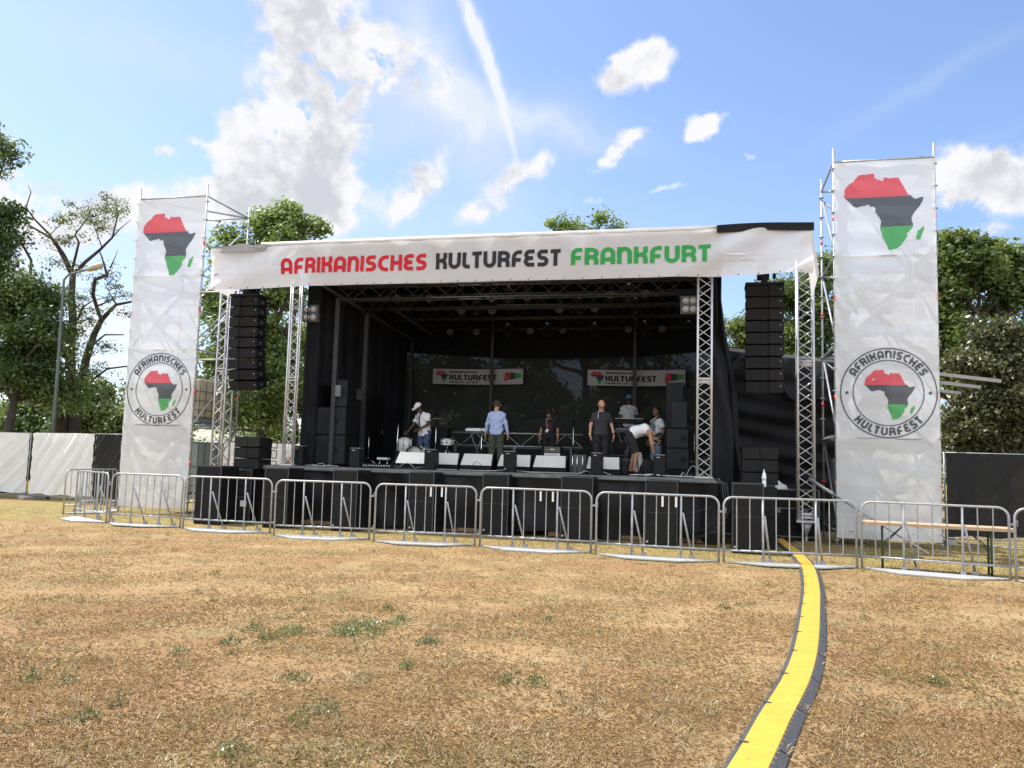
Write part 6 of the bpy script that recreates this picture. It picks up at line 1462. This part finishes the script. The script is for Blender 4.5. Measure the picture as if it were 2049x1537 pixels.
def tree(label, base, blobs, kind, seed, tr=.22, ncl=60, nper=60, size=.16, clr=.55, bark='bark', name='tree', grp='trees around the lawn', shell=.55, trunk_top=None, holes=.0):
    """blobs: world (x,y,z,rx,ry,rz) ellipsoids that make up the crown"""
    rnd = random.Random(seed); r = np.random.default_rng(seed)
    t = thing(name, label, 'tree', (base[0], base[1], 0), 0, grp); B = Vector((base[0], base[1], 0))
    mb = MB(); cz = sum(b[2] for b in blobs)/len(blobs); fork = Vector((0, 0, (trunk_top or cz*.55)))
    branch(mb, (0, 0, -.1), fork, tr, tr*.62, rnd, .03)
    cen = []; rad = []
    vol = [b[3]*b[4]*b[5] for b in blobs]; tot = sum(v_**.67 for v_ in vol)
    limbs = MB()
    for b, v_ in zip(blobs, vol):
        c = Vector(b[:3])-B; k = max(4, int(ncl*(v_**.67)/tot)); branch(limbs, fork-Vector((0, 0, rnd.uniform(0, .6))), c, tr*.45, tr*.12, rnd, .10)
        for j in range(k):
            d = r.normal(size=3); d /= np.linalg.norm(d); d[2] = d[2] if d[2] > -.5 else -d[2]*.6
            q = (shell+(1-shell)*r.uniform()); cc = np.array(c)+d*q*np.array(b[3:6]); cen.append(cc); rad.append(clr*r.uniform(.55, 1.3))
            if j % 3 == 0: branch(limbs, c, Vector(cc), tr*.10, tr*.025, rnd, .12, 3)
    mb.build('trunk', bark, t); limbs.build('limbs', bark, t)
    v, q, ti = leaves(cen, np.array(rad)[:, None]*np.ones(3), nper, size, seed); npmesh('crown', v, q, LEAF[kind], t, tint=ti)
    return t
def PB(px, py, Y, rx, rz, ry=None): p = AT(px, py, Y); k = Y/FPX; return (p.x, p.y, p.z, rx*k, (ry or rx)*k, rz*k)
def gb(px, Y): p = AT(px, 900, Y); return (p.x, p.y)
# far left dense tree
tree('dense dark green tree cut off by the left edge', gb(20, 30), [PB(10, 640, 30, 95, 70), PB(60, 600, 29.5, 75, 55), PB(-60, 520, 30, 100, 120), PB(0, 440, 30.5, 45, 60), PB(-20, 310, 31, 50, 55), PB(90, 660, 29, 60, 40), PB(20, 760, 30, 110, 60), PB(90, 790, 31, 80, 55), PB(60, 700, 30.5, 70, 50), PB(-130, 700, 30, 120, 120)],
     'dark', 21, .2, 560, 115, .16, .68, shell=.3)
# bare-branched tree: measured limbs
t = thing('bare_branched_tree', 'tall half bare tree with crooked dark branches and thin foliage left of the left tower', 'tree', (*gb(140, 33), 0)); TB = Vector((*gb(140, 33), 0))
def TP(px, py, dy=0): return AT(px, py, 33+dy)-TB
lm = MB(); tk = MB()
tk.path([TP(150, 900), TP(146, 860), TP(143, 780), TP(140, 700), TP(146, 640), TP(143, 590), TP(146, 550)], [.34, .28, .22, .19, .16, .14, .12], 0, 10)
tk.path([TP(145, 880, .3), TP(160, 790, .5), TP(172, 720, .6), TP(188, 670, .7), TP(203, 640, .8), TP(232, 610, .7)], [.27, .20, .16, .13, .11, .06], 0, 9)
tk.path([TP(125, 880, -.3), TP(112, 800, -.6), TP(103, 720, -.7), TP(98, 684, -.7)], [.24, .18, .16, .15], 0, 9)
for pts, r0, r1 in (([(146, 550), (128, 510), (108, 480), (60, 452), (38, 425)], .13, .03), ([(145, 555), (118, 500), (100, 470), (70, 440), (52, 415), (62, 385), (56, 370)], .10, .015), ([(146, 550), (170, 525), (200, 500), (225, 475), (236, 430), (232, 392)], .13, .02),
        ([(225, 475), (240, 458), (262, 440)], .05, .012), ([(205, 498), (195, 470), (186, 448), (170, 430)], .04, .01), ([(214, 550), (190, 560), (186, 590), (195, 620), (203, 640)], .10, .12), ([(214, 550), (206, 520), (200, 505)], .08, .04), ([(214, 550), (228, 520), (236, 500)], .05, .012),
        ([(196, 612), (225, 600), (232, 608)], .06, .02), ([(232, 610), (262, 604), (280, 600)], .09, .05), ([(232, 608), (222, 590), (208, 565)], .05, .015), ([(156, 640), (165, 615), (185, 602), (215, 594)], .07, .02), ([(190, 686), (210, 670), (248, 670)], .07, .035), ([(188, 758), (215, 738), (254, 733)], .07, .05),
        ([(122, 650), (132, 660), (140, 680)], .07, .09), ([(98, 684), (70, 665), (40, 640), (5, 655)], .08, .02), ([(143, 545), (152, 510), (158, 485), (150, 470), (165, 450), (180, 430), (175, 400)], .09, .015), ([(100, 470), (120, 450), (122, 420)], .03, .01), ([(128, 508), (100, 497), (98, 480)], .03, .01),
        ([(60, 452), (45, 470), (30, 462)], .02, .008), ([(236, 430), (250, 415), (260, 395)], .025, .008), ([(236, 430), (222, 408), (224, 388)], .02, .008)):
    k = len(pts); lm.path([TP(x, y, .35*math.sin(i*1.7+x*.05)) for i, (x, y) in enumerate(pts)], [(r0+(r1-r0)*i/(k-1))*.66 for i in range(k)], 0, 7)
tk.build('trunk', 'bark', t); lm.build('limbs', 'bark', t)
rr_ = np.random.default_rng(77); cen = []; rad = []; tw_ = MB(); rnd = random.Random(9)
for cx, cy, w, h, n in ((190, 425, 45, 28, 26), (125, 440, 35, 22, 16), (215, 405, 25, 18, 10), (135, 480, 35, 20, 14), (110, 520, 25, 12, 8), (200, 450, 50, 25, 18), (240, 420, 20, 25, 8), (160, 590, 30, 20, 14), (185, 580, 25, 18, 8), (220, 560, 22, 20, 8), (245, 590, 22, 12, 8), (180, 640, 18, 22, 8), (160, 640, 22, 30, 14),
        (200, 690, 22, 12, 7), (215, 560, 30, 30, 8), (178, 695, 22, 14, 10), (140, 700, 25, 40, 16), (165, 745, 45, 25, 26), (185, 790, 55, 30, 30), (120, 760, 60, 40, 34), (90, 700, 40, 40, 18), (235, 620, 22, 16, 5), (150, 540, 20, 20, 6)):
    for j in range(max(3, int(n*.6))):
        a = rr_.normal(size=2)*.55; p = TP(cx+a[0]*w, cy+a[1]*h, rr_.normal()*.6); cen.append(p); rad.append(.42*rr_.uniform(.6, 1.4))
        if j % 2 == 0: q = TP(cx, cy+h*.3, 0); branch(tw_, q, p, .018, .006, rnd, .15, 3)
tw_.build('twigs', 'bark', t)
v, q, ti = leaves(np.array([list(c) for c in cen]), np.array(rad)[:, None]*np.ones(3), 46, .10, 5, .5); npmesh('crown', v, q, LEAF['sparse'], t, tint=ti)
# tree between the left tower and the stage
tree('bright green maple between the left scaffold tower and the stage', gb(520, 34), [PB(572, 418, 34, 13, 16), PB(612, 447, 34, 16, 14), PB(540, 438, 34, 14, 12), PB(636, 458, 34, 12, 8), PB(575, 440, 34, 26, 32), PB(530, 455, 34, 40, 26), PB(600, 460, 34, 34, 22), PB(455, 475, 34, 30, 22), PB(560, 490, 34, 70, 40), PB(470, 520, 34, 55, 40), PB(430, 620, 34, 40, 60), PB(560, 600, 34.5, 60, 70), PB(500, 680, 34, 90, 80), PB(560, 760, 34, 60, 80), PB(440, 740, 34, 50, 60), PB(500, 840, 34.5, 90, 60)],
     'light', 31, .26, 360, 90, .19, .62, shell=.4)
tree('darker tree low behind the left speaker array', gb(590, 40), [PB(560, 800, 40, 90, 80), PB(480, 820, 40, 90, 70), PB(600, 700, 41, 60, 90), PB(400, 830, 40, 60, 50)], 'mid', 32, .25, 200, 90, .2, .8, shell=.4)
tree('tree top showing above the middle of the stage roof', gb(1170, 42), [PB(1110, 455, 42, 26, 18), PB(1135, 448, 42, 22, 16), PB(1202, 448, 42, 16, 26), PB(1240, 460, 42, 20, 10), PB(1165, 480, 42, 60, 24), PB(1170, 600, 42, 130, 90), PB(1080, 700, 42, 120, 90), PB(1260, 700, 42, 100, 90)], 'light', 33, .3, 260, 80, .2, .7, shell=.4)
tree('green tree right of the stage beside the right speaker array', gb(1560, 31), [PB(1600, 600, 31, 70, 50), PB(1640, 560, 31, 40, 50), PB(1560, 600, 31, 40, 40), PB(1490, 665, 31, 34, 34), PB(1540, 680, 31, 70, 50), PB(1640, 660, 31, 60, 60), PB(1600, 740, 31, 90, 60), PB(1655, 530, 31, 22, 26)], 'mid', 34, .25, 330, 90, .17, .6, shell=.4)
tree('big chestnut like green tree behind the right tower, tallest at the right', gb(1930, 28), [PB(1915, 492, 28, 34, 34), PB(1950, 500, 28, 34, 26), PB(1900, 520, 28, 30, 30), PB(1990, 515, 28.5, 34, 24), PB(2035, 508, 28, 30, 22), PB(1960, 530, 27.5, 50, 22), PB(2060, 530, 28, 34, 30), PB(1960, 560, 28, 80, 60), PB(2050, 600, 28, 80, 70), PB(1900, 620, 28, 50, 80), PB(1870, 560, 28.5, 50, 70), PB(1940, 700, 28, 80, 80), PB(2060, 740, 28, 90, 90), PB(1880, 760, 28, 50, 70), PB(1780, 620, 29, 70, 60), PB(1760, 720, 29, 70, 70)], 'mid', 35, .34, 430, 100, .20, .62, shell=.4)
tree('olive brown leafed tree in front of the big tree at the right edge', gb(2010, 24), [PB(2000, 680, 24, 60, 45), PB(1960, 740, 24, 60, 50), PB(2040, 740, 24, 70, 70), PB(1990, 820, 24, 80, 60), PB(1940, 850, 24, 50, 50), PB(2070, 860, 24, 80, 60), PB(1930, 890, 25, 50, 40), PB(2000, 900, 25, 90, 40)], 'dry', 36, .2, 380, 110, .14, .52, shell=.35)
for k, (px, Y, top_, w, kind, lab) in enumerate(((60, 44, 790, 80, 'dark', 'low bushy tree behind the left white fence'), (190, 42, 760, 75, 'mid', 'round low tree right of the bare branched tree trunk'), (-60, 46, 760, 110, 'dark', 'low tree far behind the left edge'), (290, 46, 770, 70, 'dark', 'low dark tree behind the left tall banner'),
        (730, 40, 640, 120, 'dark', 'dark tree behind the left half of the back scrim'), (880, 43, 640, 120, 'mid', 'tree behind the left small banner of the scrim'), (1040, 39, 690, 100, 'mid', 'tree behind the centre of the scrim'), (1290, 41, 660, 110, 'mid', 'tree behind the right small banner of the scrim'), (1440, 44, 740, 90, 'dark', 'low tree behind the right stage corner'), (800, 36, 810, 110, 'dark', 'dark shrub tree low behind the drum kit'), (980, 35, 820, 110, 'dark', 'dark shrub tree low behind the man in the blue shirt'), (1170, 35, 810, 110, 'dark', 'dark shrub tree low behind the bald man'), (1350, 35, 815, 100, 'dark', 'dark shrub tree low behind the right speaker stack'),
        (1760, 40, 780, 120, 'dark', 'low dark tree hidden behind the right tall banner'), (2080, 38, 640, 110, 'dark', 'dark tree beyond the right edge'))):
    c = (900+top_)/2; tree(lab, gb(px, Y), [PB(px, c+20, Y, w, (900-top_)*.42), PB(px-w*.5, c+40, Y+.6, w*.6, (900-top_)*.32), PB(px+w*.5, c+30, Y-.6, w*.6, (900-top_)*.36), PB(px, top_+30, Y, w*.5, 34)], kind, 50+k, .22, 190, 90, .22, .8, shell=.35)
hd = MB()
rr2 = np.random.default_rng(8); n = 500; xs = rr2.uniform(-36, 36, n); cen = np.stack([xs, 52+rr2.uniform(-2, 2, n)+xs*-.1, rr2.uniform(.3, 3.6, n)], 1)
v, q, ti = leaves(cen, np.full((n, 3), .9), 70, .26, 4); tag(npmesh('far_shrubbery', v, q, LEAF['dark'], tint=ti), 'far belt of dark shrubs closing the park behind everything', 'shrubbery', kind='stuff')
